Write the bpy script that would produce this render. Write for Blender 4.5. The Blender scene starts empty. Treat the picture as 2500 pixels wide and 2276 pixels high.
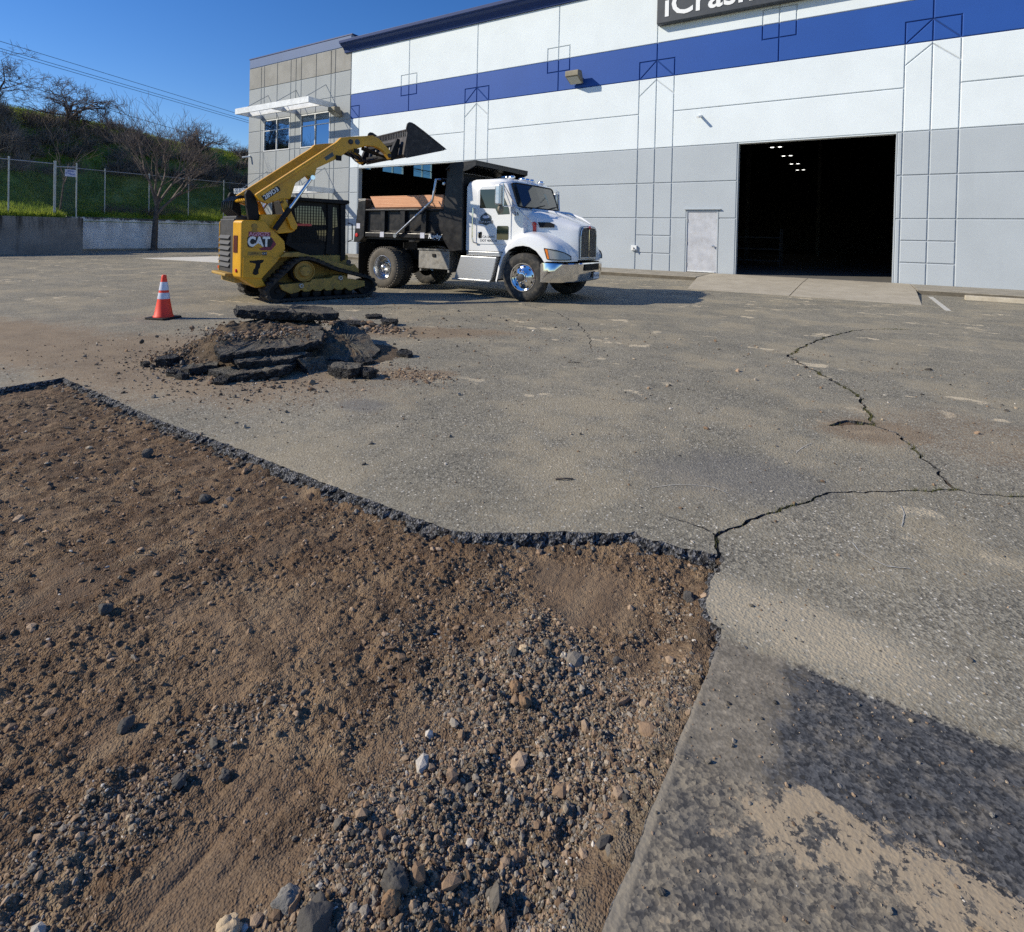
import bpy, bmesh, math, random
import numpy as np
from mathutils import Vector, Matrix, geometry

# ------------------------------------------------------------------ camera, sky, sun, exposure
# World axes: X runs along the warehouse front (to the right), Y points into it, Z up. Camera stands at the origin.
S = bpy.context.scene
col = S.collection
cam_d = bpy.data.cameras.new('camera')
cam = bpy.data.objects.new('camera', cam_d)
col.objects.link(cam)
cam_d.sensor_fit = 'HORIZONTAL'
cam_d.sensor_width = 36.0
cam_d.lens = 36.0 * 1350 / 2500
cam_d.shift_y = -0.2202
cam_d.clip_start = 0.05
cam_d.clip_end = 2000
Rr = Vector((0.84547525, 0.53353631, 0.02259683)); Uu = Vector((-0.02471378, -0.00317678, 0.99968952)); Ff = Vector((-0.53344244, 0.8457712, -0.01049981))
cam.matrix_world = Matrix(((Rr.x, Uu.x, -Ff.x, 0.0), (Rr.y, Uu.y, -Ff.y, 0.0), (Rr.z, Uu.z, -Ff.z, 1.5), (0, 0, 0, 1)))
S.camera = cam

SUN_EL = math.radians(32.0)
SUN_DIR = Vector((-0.778 * math.cos(SUN_EL), -0.628 * math.cos(SUN_EL), math.sin(SUN_EL))).normalized()   # towards the sun
world = bpy.data.worlds.new('World'); S.world = world; world.use_nodes = True
wn = world.node_tree
bg = wn.nodes['Background']
sky = wn.nodes.new('ShaderNodeTexSky')
sky.sky_type = 'NISHITA'; sky.sun_disc = False
sky.sun_elevation = SUN_EL
sky.sun_rotation = math.atan2(SUN_DIR.x, SUN_DIR.y)
sky.altitude = 0; sky.air_density = 1.0; sky.dust_density = 0.0; sky.ozone_density = 4.0
hs = wn.nodes.new('ShaderNodeHueSaturation'); hs.inputs['Saturation'].default_value = 1.27; hs.inputs['Hue'].default_value = 0.512     # the phone's vivid colour, even over the whole sky
wn.links.new(sky.outputs[0], hs.inputs['Color']); wn.links.new(hs.outputs[0], bg.inputs[0])
bg.inputs[1].default_value = 0.135
sun_d = bpy.data.lights.new('sun', 'SUN'); sun_d.energy = 5.0; sun_d.angle = math.radians(0.53); sun_d.color = (1.0, 0.91, 0.745)
sun = bpy.data.objects.new('sun', sun_d); col.objects.link(sun)
sun.rotation_mode = 'QUATERNION'; sun.rotation_quaternion = SUN_DIR.to_track_quat('Z', 'Y'); sun.location = (-20, -20, 25)
S.view_settings.view_transform = 'Standard'; S.view_settings.look = 'None'
S.view_settings.exposure = 0.0; S.view_settings.gamma = 1.0; S.view_settings.use_curve_mapping = False
S.render.engine = 'CYCLES'
S.cycles.use_denoising = False
S.cycles.caustics_reflective = False; S.cycles.caustics_refractive = False
S.cycles.max_bounces = 5; S.cycles.diffuse_bounces = 3; S.cycles.glossy_bounces = 3
S.cycles.sample_clamp_indirect = 3.0

rnd = random.Random(7)
rng = np.random.default_rng(11)

# ------------------------------------------------------------------ helpers: noise
_perm = np.random.default_rng(3).permutation(1024)
_ang = np.random.default_rng(4).random(1024) * 2 * np.pi
def perlin(x, y):
    xi = np.floor(x).astype(np.int64); yi = np.floor(y).astype(np.int64)
    xf = x - xi; yf = y - yi
    u = xf * xf * xf * (xf * (xf * 6 - 15) + 10); v = yf * yf * yf * (yf * (yf * 6 - 15) + 10)
    def g(ix, iy, dx, dy):
        hsh = _perm[(_perm[ix & 1023] + iy) & 1023]
        a = _ang[hsh]
        return np.cos(a) * dx + np.sin(a) * dy
    n00 = g(xi, yi, xf, yf); n10 = g(xi + 1, yi, xf - 1, yf); n01 = g(xi, yi + 1, xf, yf - 1); n11 = g(xi + 1, yi + 1, xf - 1, yf - 1)
    a = n00 + u * (n10 - n00); b = n01 + u * (n11 - n01)
    return (a + v * (b - a)) * 1.45
def fbm(x, y, s, o=4, r=0.5):
    t = 0; a = 1.0
    for i in range(o):
        t = t + a * perlin(x * s + 17.3 * i, y * s - 9.1 * i); a *= r; s *= 2.03
    return t
def sstep(a, b, x):
    t = np.clip((x - a) / (b - a), 0, 1); return t * t * (3 - 2 * t)

# ------------------------------------------------------------------ helpers: meshes
class MB:
    def __init__(s): s.v = []; s.f = []
    def add(s, vs, fs):
        o = len(s.v); s.v += [tuple(p) for p in vs]; s.f += [tuple(i + o for i in q) for q in fs]; return s
    def box(s, x0, x1, y0, y1, z0, z1):
        return s.add([(x0, y0, z0), (x1, y0, z0), (x1, y1, z0), (x0, y1, z0), (x0, y0, z1), (x1, y0, z1), (x1, y1, z1), (x0, y1, z1)],
                     [(0, 3, 2, 1), (4, 5, 6, 7), (0, 1, 5, 4), (1, 2, 6, 5), (2, 3, 7, 6), (3, 0, 4, 7)])
    def prism(s, poly, ax, a, b):
        def P(p, t): return (p[0], t, p[1]) if ax == 'y' else ((p[0], p[1], t) if ax == 'z' else (t, p[0], p[1]))
        n = len(poly)
        return s.add([P(p, a) for p in poly] + [P(p, b) for p in poly],
                     [tuple(range(n))[::-1], tuple(range(n, 2 * n))] + [(i, (i + 1) % n, n + (i + 1) % n, n + i) for i in range(n)])
    def loft(s, rings, cap=True, closed=True):
        n = len(rings[0]); vs = [p for r in rings for p in r]; fs = []
        for k in range(len(rings) - 1):
            for i in range(n if closed else n - 1):
                j = (i + 1) % n; fs.append((k * n + i, k * n + j, (k + 1) * n + j, (k + 1) * n + i))
        if cap: fs += [tuple(range(n))[::-1], tuple(range((len(rings) - 1) * n, len(rings) * n))]
        return s.add(vs, fs)
    def tube(s, pts, r, n=8, cap=True):
        pts = [Vector(p) for p in pts]; rs = r if isinstance(r, (list, tuple)) else [r] * len(pts)
        rings = []; prev = None
        for i, p in enumerate(pts):
            d = (pts[min(i + 1, len(pts) - 1)] - pts[max(i - 1, 0)]).normalized()
            if prev is None:
                a = d.cross(Vector((0, 0, 1)))
                if a.length < 1e-3: a = d.cross(Vector((1, 0, 0)))
            else: a = prev - d * prev.dot(d)
            a.normalize(); prev = a; b = d.cross(a)
            rings.append([p + (a * math.cos(2 * math.pi * k / n) + b * math.sin(2 * math.pi * k / n)) * rs[i] for k in range(n)])
        return s.loft(rings, cap)
    def cyl(s, p0, p1, r, n=16, r1=None): return s.tube([p0, p1], [r, r if r1 is None else r1], n)
    def lathe(s, c, ax, prof, n=24, cap=True):
        c = Vector(c); rings = []
        for r, t in prof:
            ring = []
            for k in range(n):
                a = 2 * math.pi * k / n; ca, sa = r * math.cos(a), r * math.sin(a)
                ring.append(c + (Vector((ca, t, sa)) if ax == 'y' else Vector((ca, sa, t)) if ax == 'z' else Vector((t, ca, sa))))
            rings.append(ring)
        return s.loft(rings, cap)
    def build(s, name, mat, parent=None, smooth=False, bevel=0.0, seg=2, fix=True, loc=None):
        me = bpy.data.meshes.new(name); me.from_pydata(s.v, [], s.f)
        if fix:
            bm = bmesh.new(); bm.from_mesh(me); bmesh.ops.recalc_face_normals(bm, faces=bm.faces); bm.to_mesh(me); bm.free()
        return link(name, me, mat, parent, smooth, bevel, seg, loc)
def link(name, me, mat, parent=None, smooth=False, bevel=0.0, seg=2, loc=None):
    o = bpy.data.objects.new(name, me); col.objects.link(o)
    if mat is not None and not me.materials: me.materials.append(mat)
    if smooth:
        me.polygons.foreach_set('use_smooth', [True] * len(me.polygons))
        try: me.set_sharp_from_angle(angle=math.radians(38))
        except Exception: pass
    if bevel:
        b = o.modifiers.new('bevel', 'BEVEL'); b.width = bevel; b.segments = seg; b.limit_method = 'ANGLE'; b.angle_limit = math.radians(35)
    if parent is not None: o.parent = parent
    if loc is not None: o.location = loc
    return o
def np_mesh(name, V, F, mat, parent=None, attrs=None, smooth=False):
    """V (n,3), F (m,3 or 4) numpy arrays -> one mesh object; attrs: {name: (domain, type, array)}"""
    me = bpy.data.meshes.new(name); k = F.shape[1]
    me.vertices.add(len(V)); me.vertices.foreach_set('co', np.asarray(V, np.float32).ravel())
    me.loops.add(F.size); me.loops.foreach_set('vertex_index', F.astype(np.int32).ravel())
    me.polygons.add(len(F)); me.polygons.foreach_set('loop_start', np.arange(0, F.size, k, dtype=np.int32))
    me.update(calc_edges=True)
    for nm, (dom, typ, arr) in (attrs or {}).items():
        at = me.attributes.new(nm, typ, dom); at.data.foreach_set('color' if 'COLOR' in typ else 'value', np.asarray(arr, np.float32).ravel())
    me.polygons.foreach_set('use_smooth', [smooth] * len(me.polygons))
    me.materials.append(mat)
    o = bpy.data.objects.new(name, me); col.objects.link(o)
    if parent is not None: o.parent = parent
    return o
def empty(name, loc=(0, 0, 0), rz=0.0):
    o = bpy.data.objects.new(name, None); col.objects.link(o); o.location = loc; o.rotation_euler = (0, 0, rz); o.empty_display_size = 0.2
    return o
def tag(o, label=None, cat=None, group=None, kind=None):
    if label: o['label'] = label
    if cat: o['category'] = cat
    if group: o['group'] = group
    if kind: o['kind'] = kind
    return o
def text_mesh(name, body, size, mat, parent, M, depth=0.004, align='CENTER', shear=0.0, bold=0.0, xs=1.0):
    """flat lettering as a mesh; M maps text x -> col0, text y -> col1"""
    cu = bpy.data.curves.new(name, 'FONT'); cu.body = body; cu.size = size; cu.align_x = align; cu.align_y = 'CENTER'
    cu.extrude = depth; cu.shear = shear; cu.offset = bold; cu.resolution_u = 3
    tmp = bpy.data.objects.new(name + '_t', cu); col.objects.link(tmp)
    dg = bpy.context.evaluated_depsgraph_get(); dg.update()
    me = bpy.data.meshes.new_from_object(tmp.evaluated_get(dg))
    bpy.data.objects.remove(tmp); bpy.data.curves.remove(cu)
    me.materials.clear(); me.transform(M @ Matrix.Diagonal((xs, 1, 1, 1)))
    return link(name, me, mat, parent)
def frame_mat(o, ex, ey):
    o, ex, ey = Vector(o), Vector(ex).normalized(), Vector(ey).normalized(); ez = ex.cross(ey)
    return Matrix(((ex.x, ey.x, ez.x, o.x), (ex.y, ey.y, ez.y, o.y), (ex.z, ey.z, ez.z, o.z), (0, 0, 0, 1)))

# ------------------------------------------------------------------ helpers: materials
class NT:
    def __init__(s, name):
        s.m = bpy.data.materials.new(name); s.m.use_nodes = True; s.t = s.m.node_tree; s.b = s.t.nodes['Principled BSDF']
        s.tc = s.t.nodes.new('ShaderNodeTexCoord'); s.obj = s.tc.outputs['Object']
    def n(s, typ, **kw):
        nd = s.t.nodes.new('ShaderNode' + typ)
        for k, v in kw.items(): setattr(nd, k, v)
        return nd
    def set(s, inp, val):
        if isinstance(val, bpy.types.NodeSocket): s.t.links.new(val, inp)
        elif isinstance(val, (tuple, list)) and len(val) == 3 and inp.type == 'RGBA': inp.default_value = (*val, 1)
        else: inp.default_value = val
    def math(s, op, a, b=0.0, c=0.0, clamp=False):
        nd = s.n('Math', operation=op, use_clamp=clamp); s.set(nd.inputs[0], a); s.set(nd.inputs[1], b); s.set(nd.inputs[2], c); return nd.outputs[0]
    def mix(s, fac, a, b, mode='MIX'):
        nd = s.n('Mix', data_type='RGBA', blend_type=mode); s.set(nd.inputs[0], fac); s.set(nd.inputs[6], a); s.set(nd.inputs[7], b); return nd.outputs[2]
    def noise(s, scale, detail=4, rough=0.55, vec=None, dist=0.0):
        nd = s.n('TexNoise'); s.set(nd.inputs['Vector'], vec if vec is not None else s.obj)
        nd.inputs['Scale'].default_value = scale; nd.inputs['Detail'].default_value = detail; nd.inputs['Roughness'].default_value = rough; nd.inputs['Distortion'].default_value = dist
        return nd.outputs['Fac']
    def vor(s, scale, feature='F1', vec=None, rand=1.0):
        nd = s.n('TexVoronoi', feature=feature); s.set(nd.inputs['Vector'], vec if vec is not None else s.obj); nd.inputs['Scale'].default_value = scale
        nd.inputs['Randomness'].default_value = rand
        return nd
    def map(s, x, a, b, c=0.0, d=1.0, smooth=True):
        nd = s.n('MapRange', interpolation_type='SMOOTHSTEP' if smooth else 'LINEAR'); s.set(nd.inputs[0], x)
        for i, v in enumerate((a, b, c, d)): s.set(nd.inputs[1 + i], v)
        return nd.outputs[0]
    def scale(s, sx, sy, sz, rz=0.0, vec=None):
        nd = s.n('Mapping'); s.set(nd.inputs[0], vec if vec is not None else s.obj); nd.inputs['Scale'].default_value = (sx, sy, sz); nd.inputs['Rotation'].default_value = (0, 0, rz); return nd.outputs[0]
    def sep(s, vec=None):
        nd = s.n('SeparateXYZ'); s.set(nd.inputs[0], vec if vec is not None else s.obj); return nd.outputs
    def bump(s, height, strength=0.5, dist=0.01, normal=None):
        nd = s.n('Bump'); nd.inputs['Strength'].default_value = strength; nd.inputs['Distance'].default_value = dist; s.set(nd.inputs['Height'], height)
        if normal is not None: s.set(nd.inputs['Normal'], normal)
        return nd.outputs[0]
    def attr(s, name):
        nd = s.n('Attribute', attribute_name=name); return nd
    def done(s, color=None, rough=None, metal=None, normal=None, spec=None, **kw):
        b = s.b
        if color is not None: s.set(b.inputs['Base Color'], color)
        if rough is not None: s.set(b.inputs['Roughness'], rough)
        if metal is not None: s.set(b.inputs['Metallic'], metal)
        if spec is not None: s.set(b.inputs['Specular IOR Level'], spec)
        if normal is not None: s.t.links.new(normal, b.inputs['Normal'])
        for k, v in kw.items(): s.set(b.inputs[k], v)
        return s.m
def ell(T, vec, cx, cy, rx, ry, rot=0.0, nz=None, na=0.5, soft=0.5):
    """soft elliptical patch on the ground with an edge broken up by noise"""
    nd = T.n('Mapping'); nd.vector_type = 'TEXTURE'; T.set(nd.inputs[0], vec)
    nd.inputs['Location'].default_value = (cx, cy, 0); nd.inputs['Rotation'].default_value = (0, 0, rot); nd.inputs['Scale'].default_value = (rx, ry, 1000)
    L = T.n('VectorMath', operation='LENGTH'); T.set(L.inputs[0], nd.outputs[0])
    d = L.outputs['Value']
    if nz is not None: d = T.math('ADD', d, T.math('MULTIPLY', T.math('SUBTRACT', nz, 0.5), na * 2))
    return T.map(d, 1.0 + soft * 0.5, 1.0 - soft * 0.5)
def tone(c, k): return tuple(min(1.0, x * k) for x in c)
def simple(name, c, rough=0.5, metal=0.0, var=0.12, scale=4.0, dirt=None, dirt_amt=0.0, bump=0.0, bscale=60, spec=None, **kw):
    T = NT(name)
    n1 = T.noise(scale, 6, 0.6)
    cc = T.mix(T.map(n1, 0.3, 0.7), tone(c, 1 - var), tone(c, 1 + var))
    if dirt: cc = T.mix(T.math('MULTIPLY', T.map(T.noise(scale * 1.7, 8, 0.7), 0.45, 0.75), dirt_amt), cc, dirt)
    r = T.map(T.noise(scale * 2.3, 5), 0.2, 0.8, max(0.02, rough - 0.08), min(1, rough + 0.08))
    nm = T.bump(T.noise(bscale, 4), bump, 0.004) if bump else None
    return T.done(cc, r, metal, nm, spec, **kw)
# ------------------------------------------------------------------ materials
def m_asphalt():
    T = NT('asphalt')
    x, y, z = T.sep()
    big = T.noise(0.55, 3, 0.6); mid = T.noise(2.6, 4, 0.65); fine = T.noise(34, 3, 0.7)
    vc = T.vor(120); ag = T.n('SeparateColor'); T.set(ag.inputs[0], vc.outputs['Color'])
    vb = T.vor(78); ag2 = T.n('SeparateColor'); T.set(ag2.inputs[0], vb.outputs['Color'])
    agg = T.math('ADD', T.math('MULTIPLY', ag.outputs[0], 0.45), T.math('MULTIPLY', ag2.outputs[1], 0.55))
    grain = T.math('SUBTRACT', T.math('ADD', T.math('MULTIPLY', agg, 0.6), T.math('MULTIPLY', fine, 0.4)), 0.5)      # -0.5 .. 0.5, low = pores between the stones
    def lay(mask, soft, k=1.0):                                                                                     # dust settles in the pores first
        return T.map(T.math('ADD', T.math('SUBTRACT', mask, T.math('MULTIPLY', grain, k)), 0.0), 0.5 - soft, 0.5 + soft)
    c = T.mix(T.map(agg, 0.12, 0.88, smooth=False), (0.084, 0.078, 0.064), (0.405, 0.368, 0.284))
    c = T.mix(T.map(big, 0.3, 0.7), T.mix(1.0, c, (0.78, 0.79, 0.80), 'MULTIPLY'), c)
    c = T.mix(T.map(mid, 0.35, 0.65, 0.0, 0.28), c, (0.335, 0.295, 0.21))
    c = T.mix(T.map(ag.outputs[2], 0.982, 0.99), c, (0.62, 0.58, 0.49))
    # cream dust: broad film plus small flecks drawn out along the traffic
    film = T.map(T.noise(0.8, 6, 0.68), 0.36, 0.72)
    c = T.mix(T.math('MULTIPLY', lay(film, 0.22, 0.9), 0.42), c, (0.43, 0.36, 0.24))
    warp = T.n('VectorMath', operation='ADD'); T.set(warp.inputs[0], T.scale(0.75, 1.35, 1, -0.55))
    wz = T.n('TexNoise'); wz.inputs['Scale'].default_value = 4.0; wz.inputs['Detail'].default_value = 4; T.set(wz.inputs['Vector'], T.obj)
    ws = T.n('VectorMath', operation='SCALE'); T.set(ws.inputs[0], wz.outputs['Color']); ws.inputs['Scale'].default_value = 0.75
    T.set(warp.inputs[1], ws.outputs[0])
    fk = T.vor(2.7, vec=warp.outputs[0]); fks = T.n('SeparateColor'); T.set(fks.inputs[0], fk.outputs['Color'])
    size = T.math('MULTIPLY', T.map(fks.outputs[0], 0.15, 1.0), 0.40)
    fleck = T.map(T.math('SUBTRACT', size, fk.outputs['Distance']), -0.12, 0.22)
    fleck = T.math('MULTIPLY', fleck, T.math('MULTIPLY', T.map(T.noise(0.45, 2), 0.36, 0.56), T.map(y, 3.0, 5.5, 0.45, 1.0)))
    c = T.mix(T.math('MULTIPLY', lay(T.math('MULTIPLY', fleck, 0.9), 0.20, 1.1), 0.85), c, (0.60, 0.505, 0.35))
    # brown soil carried out of the cut, round the heap and the far edge of the pit
    nz = T.noise(2.3, 5, 0.7)
    soil = ell(T, T.obj, -6.4, 3.3, 2.6, 1.3, 0.15, nz, 0.55, 0.9)
    soil = T.math('MAXIMUM', soil, ell(T, T.obj, -9.3, 2.6, 3.2, 1.0, 0.1, nz, 0.6, 0.9))
    soil = T.math('MAXIMUM', soil, ell(T, T.obj, -4.0, 4.35, 0.55, 0.22, 0.7, nz, 0.4, 0.7))
    soil = T.math('MAXIMUM', soil, ell(T, T.obj, -5.6, 6.3, 1.5, 0.5, 0.6, nz, 0.5, 0.9))
    soil = T.math('MAXIMUM', soil, ell(T, T.obj, 0.15, 5.3, 0.45, 0.35, 0.6, nz, 0.5, 0.9))
    soil = T.math('MAXIMUM', soil, T.math('MULTIPLY', ell(T, T.obj, 0.75, 5.6, 0.9, 0.8, 0.2, nz, 0.5, 0.9), 0.6))
    c = T.mix(T.math('MULTIPLY', lay(T.math('MULTIPLY', soil, 0.78), 0.28, 1.2), 0.8), c, T.mix(mid, (0.12, 0.082, 0.050), (0.36, 0.265, 0.17)))
    # pale film right beside the cut corner
    pale = ell(T, T.obj, -0.22, 2.42, 0.62, 0.20, 0.0, nz, 0.45, 1.3)
    c = T.mix(T.math('MULTIPLY', lay(T.math('MULTIPLY', pale, 0.62), 0.22, 1.3), 0.75), c, (0.47, 0.40, 0.285))
    # the older, darker sealed strip south of the saw line (Y < 2.2)
    wob = T.math('MULTIPLY', T.math('SUBTRACT', T.noise(7, 4, 0.7), 0.5), 0.15)
    strip = T.math('MULTIPLY', T.map(T.math('ADD', T.math('ADD', y, wob), T.math('MULTIPLY', grain, 0.05)), 2.215, 2.175), T.map(x, -0.48, -0.43))
    n5 = T.noise(5.0, 7, 0.72); n9 = T.noise(11.0, 6, 0.72)
    deep = T.map(T.math('ADD', T.math('ADD', x, T.math('MULTIPLY', T.math('SUBTRACT', n5, 0.5), 0.35)), T.math('MULTIPLY', grain, 0.05)), -0.22, -0.13)
    tar = T.mix(T.map(agg, 0.15, 0.9, smooth=False), (0.020, 0.022, 0.026), (0.120, 0.122, 0.124))
    plain = T.mix(1.0, T.mix(T.map(n9, 0.35, 0.65), (0.170, 0.150, 0.118), (0.255, 0.222, 0.170)), T.mix(agg, (0.62, 0.62, 0.62), (1.34, 1.34, 1.34)), 'MULTIPLY')
    mottle = T.map(T.math('ADD', n9, T.math('MULTIPLY', grain, 0.16)), 0.47, 0.66)                                 # dusty islands in the tar
    sc = T.mix(deep, plain, T.mix(T.math('MULTIPLY', mottle, 0.45), tar, plain))
    low = T.map(T.math('ADD', y, T.math('MULTIPLY', T.math('SUBTRACT', n5, 0.5), 0.10)), 1.68, 1.62)               # lower half: grey speckled with tan
    sc = T.mix(low, sc, T.mix(T.map(T.math('ADD', T.math('ADD', T.math('MULTIPLY', n5, 0.5), T.math('MULTIPLY', n9, 0.5)), T.math('MULTIPLY', grain, 0.35)), 0.38, 0.64), T.mix(agg, (0.035, 0.035, 0.037), (0.14, 0.135, 0.125)), T.mix(agg, (0.17, 0.145, 0.11), (0.33, 0.28, 0.20))))
    tan = ell(T, T.obj, 0.02, 1.60, 0.28, 0.10, 0.12, n5, 1.9, 0.5)
    tan = T.math('MAXIMUM', tan, ell(T, T.obj, 0.27, 1.60, 0.18, 0.12, -0.3, n9, 1.9, 0.5))
    tan = T.math('MAXIMUM', tan, T.map(T.math('ADD', n9, T.math('MULTIPLY', grain, 0.2)), 0.66, 0.69))
    tan = T.math('MULTIPLY', T.math('MULTIPLY', tan, T.map(T.math('ADD', n9, T.math('MULTIPLY', grain, 0.35)), 0.36, 0.50)), T.map(y, 2.16, 2.05))
    sc = T.mix(T.math('MULTIPLY', lay(T.math('MULTIPLY', tan, 0.8), 0.18, 1.1), 0.9), sc, T.mix(fine, (0.34, 0.265, 0.175), (0.47, 0.375, 0.25)))
    scr = T.noise(10, 4, 0.6, vec=T.scale(2.2, 20.0, 1.0, 0.75))
    sc = T.mix(T.math('MULTIPLY', T.math('MULTIPLY', T.map(scr, 0.64, 0.70), deep), 0.42), sc, (0.44, 0.42, 0.38))
    rim = T.math('MULTIPLY', T.map(T.math('ADD', x, T.math('MULTIPLY', wob, 0.12)), -0.395, -0.418), T.map(y, 2.20, 2.14))
    sc = T.mix(T.math('MULTIPLY', lay(T.math('MULTIPLY', rim, 0.7), 0.3, 1.2), 0.5), sc, (0.45, 0.385, 0.28))
    c = T.mix(strip, c, sc)
    # faint grey oil stains and pale scuffs
    oil = T.math('MAXIMUM', ell(T, T.obj, -0.65, 3.75, 0.5, 0.35, 0.5, nz, 0.6, 1.2), ell(T, T.obj, -3.6, 3.35, 0.22, 0.16, 0.2, nz, 0.5, 0.8))
    c = T.mix(T.math('MULTIPLY', oil, 0.45), c, (0.135, 0.135, 0.138))
    flat = T.math('MULTIPLY', T.map(y, 4.5, 2.3, 1.0, 0.6), T.map(y, 2.25, 2.15, 1.0, 0.45))
    h = T.math('MULTIPLY', T.math('ADD', T.math('MULTIPLY', vc.outputs['Distance'], 0.6), T.math('ADD', T.math('MULTIPLY', vb.outputs['Distance'], 1.0), T.math('MULTIPLY', T.noise(75, 2, 0.6), 0.6))), flat)
    return T.done(c, 0.9, 0.0, T.bump(h, 1.0, 0.0042), 0.25)
def m_broken(name='asphalt_broken', k=1.0):
    T = NT(name)
    vc = T.vor(95); sp = T.n('SeparateColor'); T.set(sp.inputs[0], vc.outputs['Color'])
    c = T.mix(T.map(sp.outputs[0], 0.3, 1.0, smooth=False), tone((0.018, 0.018, 0.020), k), tone((0.25, 0.25, 0.258), k))
    c = T.mix(T.map(T.noise(9, 7, 0.7), 0.55, 0.8, 0.0, 0.55), c, (0.13, 0.085, 0.05))
    h = T.math('ADD', vc.outputs['Distance'], T.math('MULTIPLY', T.noise(38, 5, 0.7), 1.6))
    return T.done(c, T.map(sp.outputs[1], 0, 1, 0.5, 0.85), 0.0, T.bump(h, 1.0, 0.016), 0.35)
def m_slab_top():
    T = NT('asphalt_slab_face')
    vc = T.vor(95); sp = T.n('SeparateColor'); T.set(sp.inputs[0], vc.outputs['Color'])
    c = T.mix(sp.outputs[0], (0.05, 0.047, 0.041), (0.18, 0.165, 0.135))
    c = T.mix(T.map(T.noise(5, 7, 0.7), 0.5, 0.75, 0.0, 0.8), c, (0.17, 0.115, 0.07))
    h = T.math('ADD', vc.outputs['Distance'], T.noise(40, 5, 0.7))
    return T.done(c, 0.9, 0.0, T.bump(h, 0.9, 0.01), 0.25)
def m_dirt(name='soil', dark=1.0):
    T = NT(name)
    n1 = T.noise(1.4, 5, 0.68); n2 = T.noise(7, 4, 0.7); n3 = T.noise(46, 3, 0.72)
    c = T.mix(T.map(n1, 0.35, 0.66), tone((0.140, 0.082, 0.045), dark), tone((0.290, 0.195, 0.114), dark))
    c = T.mix(T.map(n2, 0.44, 0.62, 0, 0.75), c, tone((0.078, 0.049, 0.031), dark))
    c = T.mix(T.map(T.noise(3.1, 6, 0.7, dist=0.8), 0.55, 0.68, 0, 0.75), c, tone((0.37, 0.265, 0.16), dark))
    stk = T.noise(1.0, 6, 0.66, vec=T.scale(9.0, 1.6, 1.0, -0.12))
    c = T.mix(T.map(stk, 0.50, 0.66, 0, 0.6), c, tone((0.34, 0.245, 0.15), dark)); c = T.mix(T.map(stk, 0.46, 0.34, 0, 0.45), c, tone((0.115, 0.076, 0.05), dark))
    g = T.attr('gravel').outputs['Fac']
    c = T.mix(T.math('MULTIPLY', g, T.map(n3, 0.35, 0.6, 0.35, 0.85)), c, T.mix(n3, tone((0.135, 0.112, 0.082), dark), tone((0.31, 0.26, 0.185), dark)))
    v = T.vor(150); sp = T.n('SeparateColor'); T.set(sp.inputs[0], v.outputs['Color'])
    c = T.mix(T.map(sp.outputs[0], 0.0, 1.0, 0.0, 0.3), c, T.mix(sp.outputs[1], (0.05, 0.04, 0.035), (0.36, 0.28, 0.2)))
    sm = T.attr('smooth').outputs['Fac']
    c = T.mix(T.math('MULTIPLY', sm, 0.45), c, T.mix(n2, tone((0.20, 0.138, 0.088), dark), tone((0.275, 0.20, 0.13), dark)))
    h = T.math('ADD', T.math('MULTIPLY', n3, 1.2), T.math('ADD', T.math('MULTIPLY', v.outputs['Distance'], 0.5), n2))
    h = T.math('MULTIPLY', h, T.math('SUBTRACT', 1.0, T.math('MULTIPLY', sm, 0.5)))
    return T.done(c, 0.95, 0.0, T.bump(h, 1.0, 0.012), 0.2)
def m_stone():
    T = NT('loose_stone')
    a = T.attr('tint').outputs['Color']
    n = T.noise(90, 4, 0.7)
    c = T.mix(1.0, a, T.mix(n, (0.6, 0.6, 0.6), (1.35, 1.35, 1.35)), 'MULTIPLY')
    return T.done(c, 0.92, 0.0, T.bump(T.noise(160, 4, 0.7), 0.7, 0.004), 0.25)
def m_concrete(name, a, b, stain=None, sc=1.3):
    T = NT(name)
    n1 = T.noise(sc, 7, 0.62); n2 = T.noise(30, 5, 0.7)
    c = T.mix(T.map(n1, 0.32, 0.68), a, b)
    c = T.mix(T.map(n2, 0.4, 0.7, 0, 0.25), c, tone(a, 0.6))
    if stain: c = T.mix(T.map(T.noise(sc * 2.4, 8, 0.7, dist=0.4), 0.5, 0.72, 0, 0.65), c, stain)
    return T.done(c, 0.9, 0.0, T.bump(n2, 0.35, 0.006), 0.25)
def m_retaining(name, base, stain_c, run=1.0, peel=None):
    T = NT(name)
    x, y, z = T.sep()
    n1 = T.noise(1.0, 7, 0.62)
    c = T.mix(T.map(n1, 0.3, 0.7), tone(base, 0.82), tone(base, 1.12))
    streak = T.noise(2.2, 7, 0.68, vec=T.scale(1, 1.0, 0.10))
    top = T.map(z, 0.5, 1.95)                                     # water runs down from the coping
    c = T.mix(T.math('MULTIPLY', T.math('MULTIPLY', T.map(streak, 0.42, 0.6), T.math('POWER', top, 1.4)), run), c, stain_c)
    c = T.mix(T.math('MULTIPLY', T.map(streak, 0.52, 0.72), 0.35 * run), c, tone(stain_c, 1.6))
    if peel:
        p = T.map(T.noise(5.5, 8, 0.75, dist=0.7), 0.635, 0.66)
        c = T.mix(T.math('MULTIPLY', p, 0.9), c, peel)
        c = T.mix(T.math('MULTIPLY', T.map(T.math('ADD', T.noise(3, 7, 0.7), T.map(z, 1.65, 2.0, 0, 0.35)), 0.74, 0.80), 0.9), c, (0.05, 0.05, 0.045))
    return T.done(c, 0.88, 0.0, T.bump(T.noise(24, 5), 0.3, 0.008), 0.25)
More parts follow.
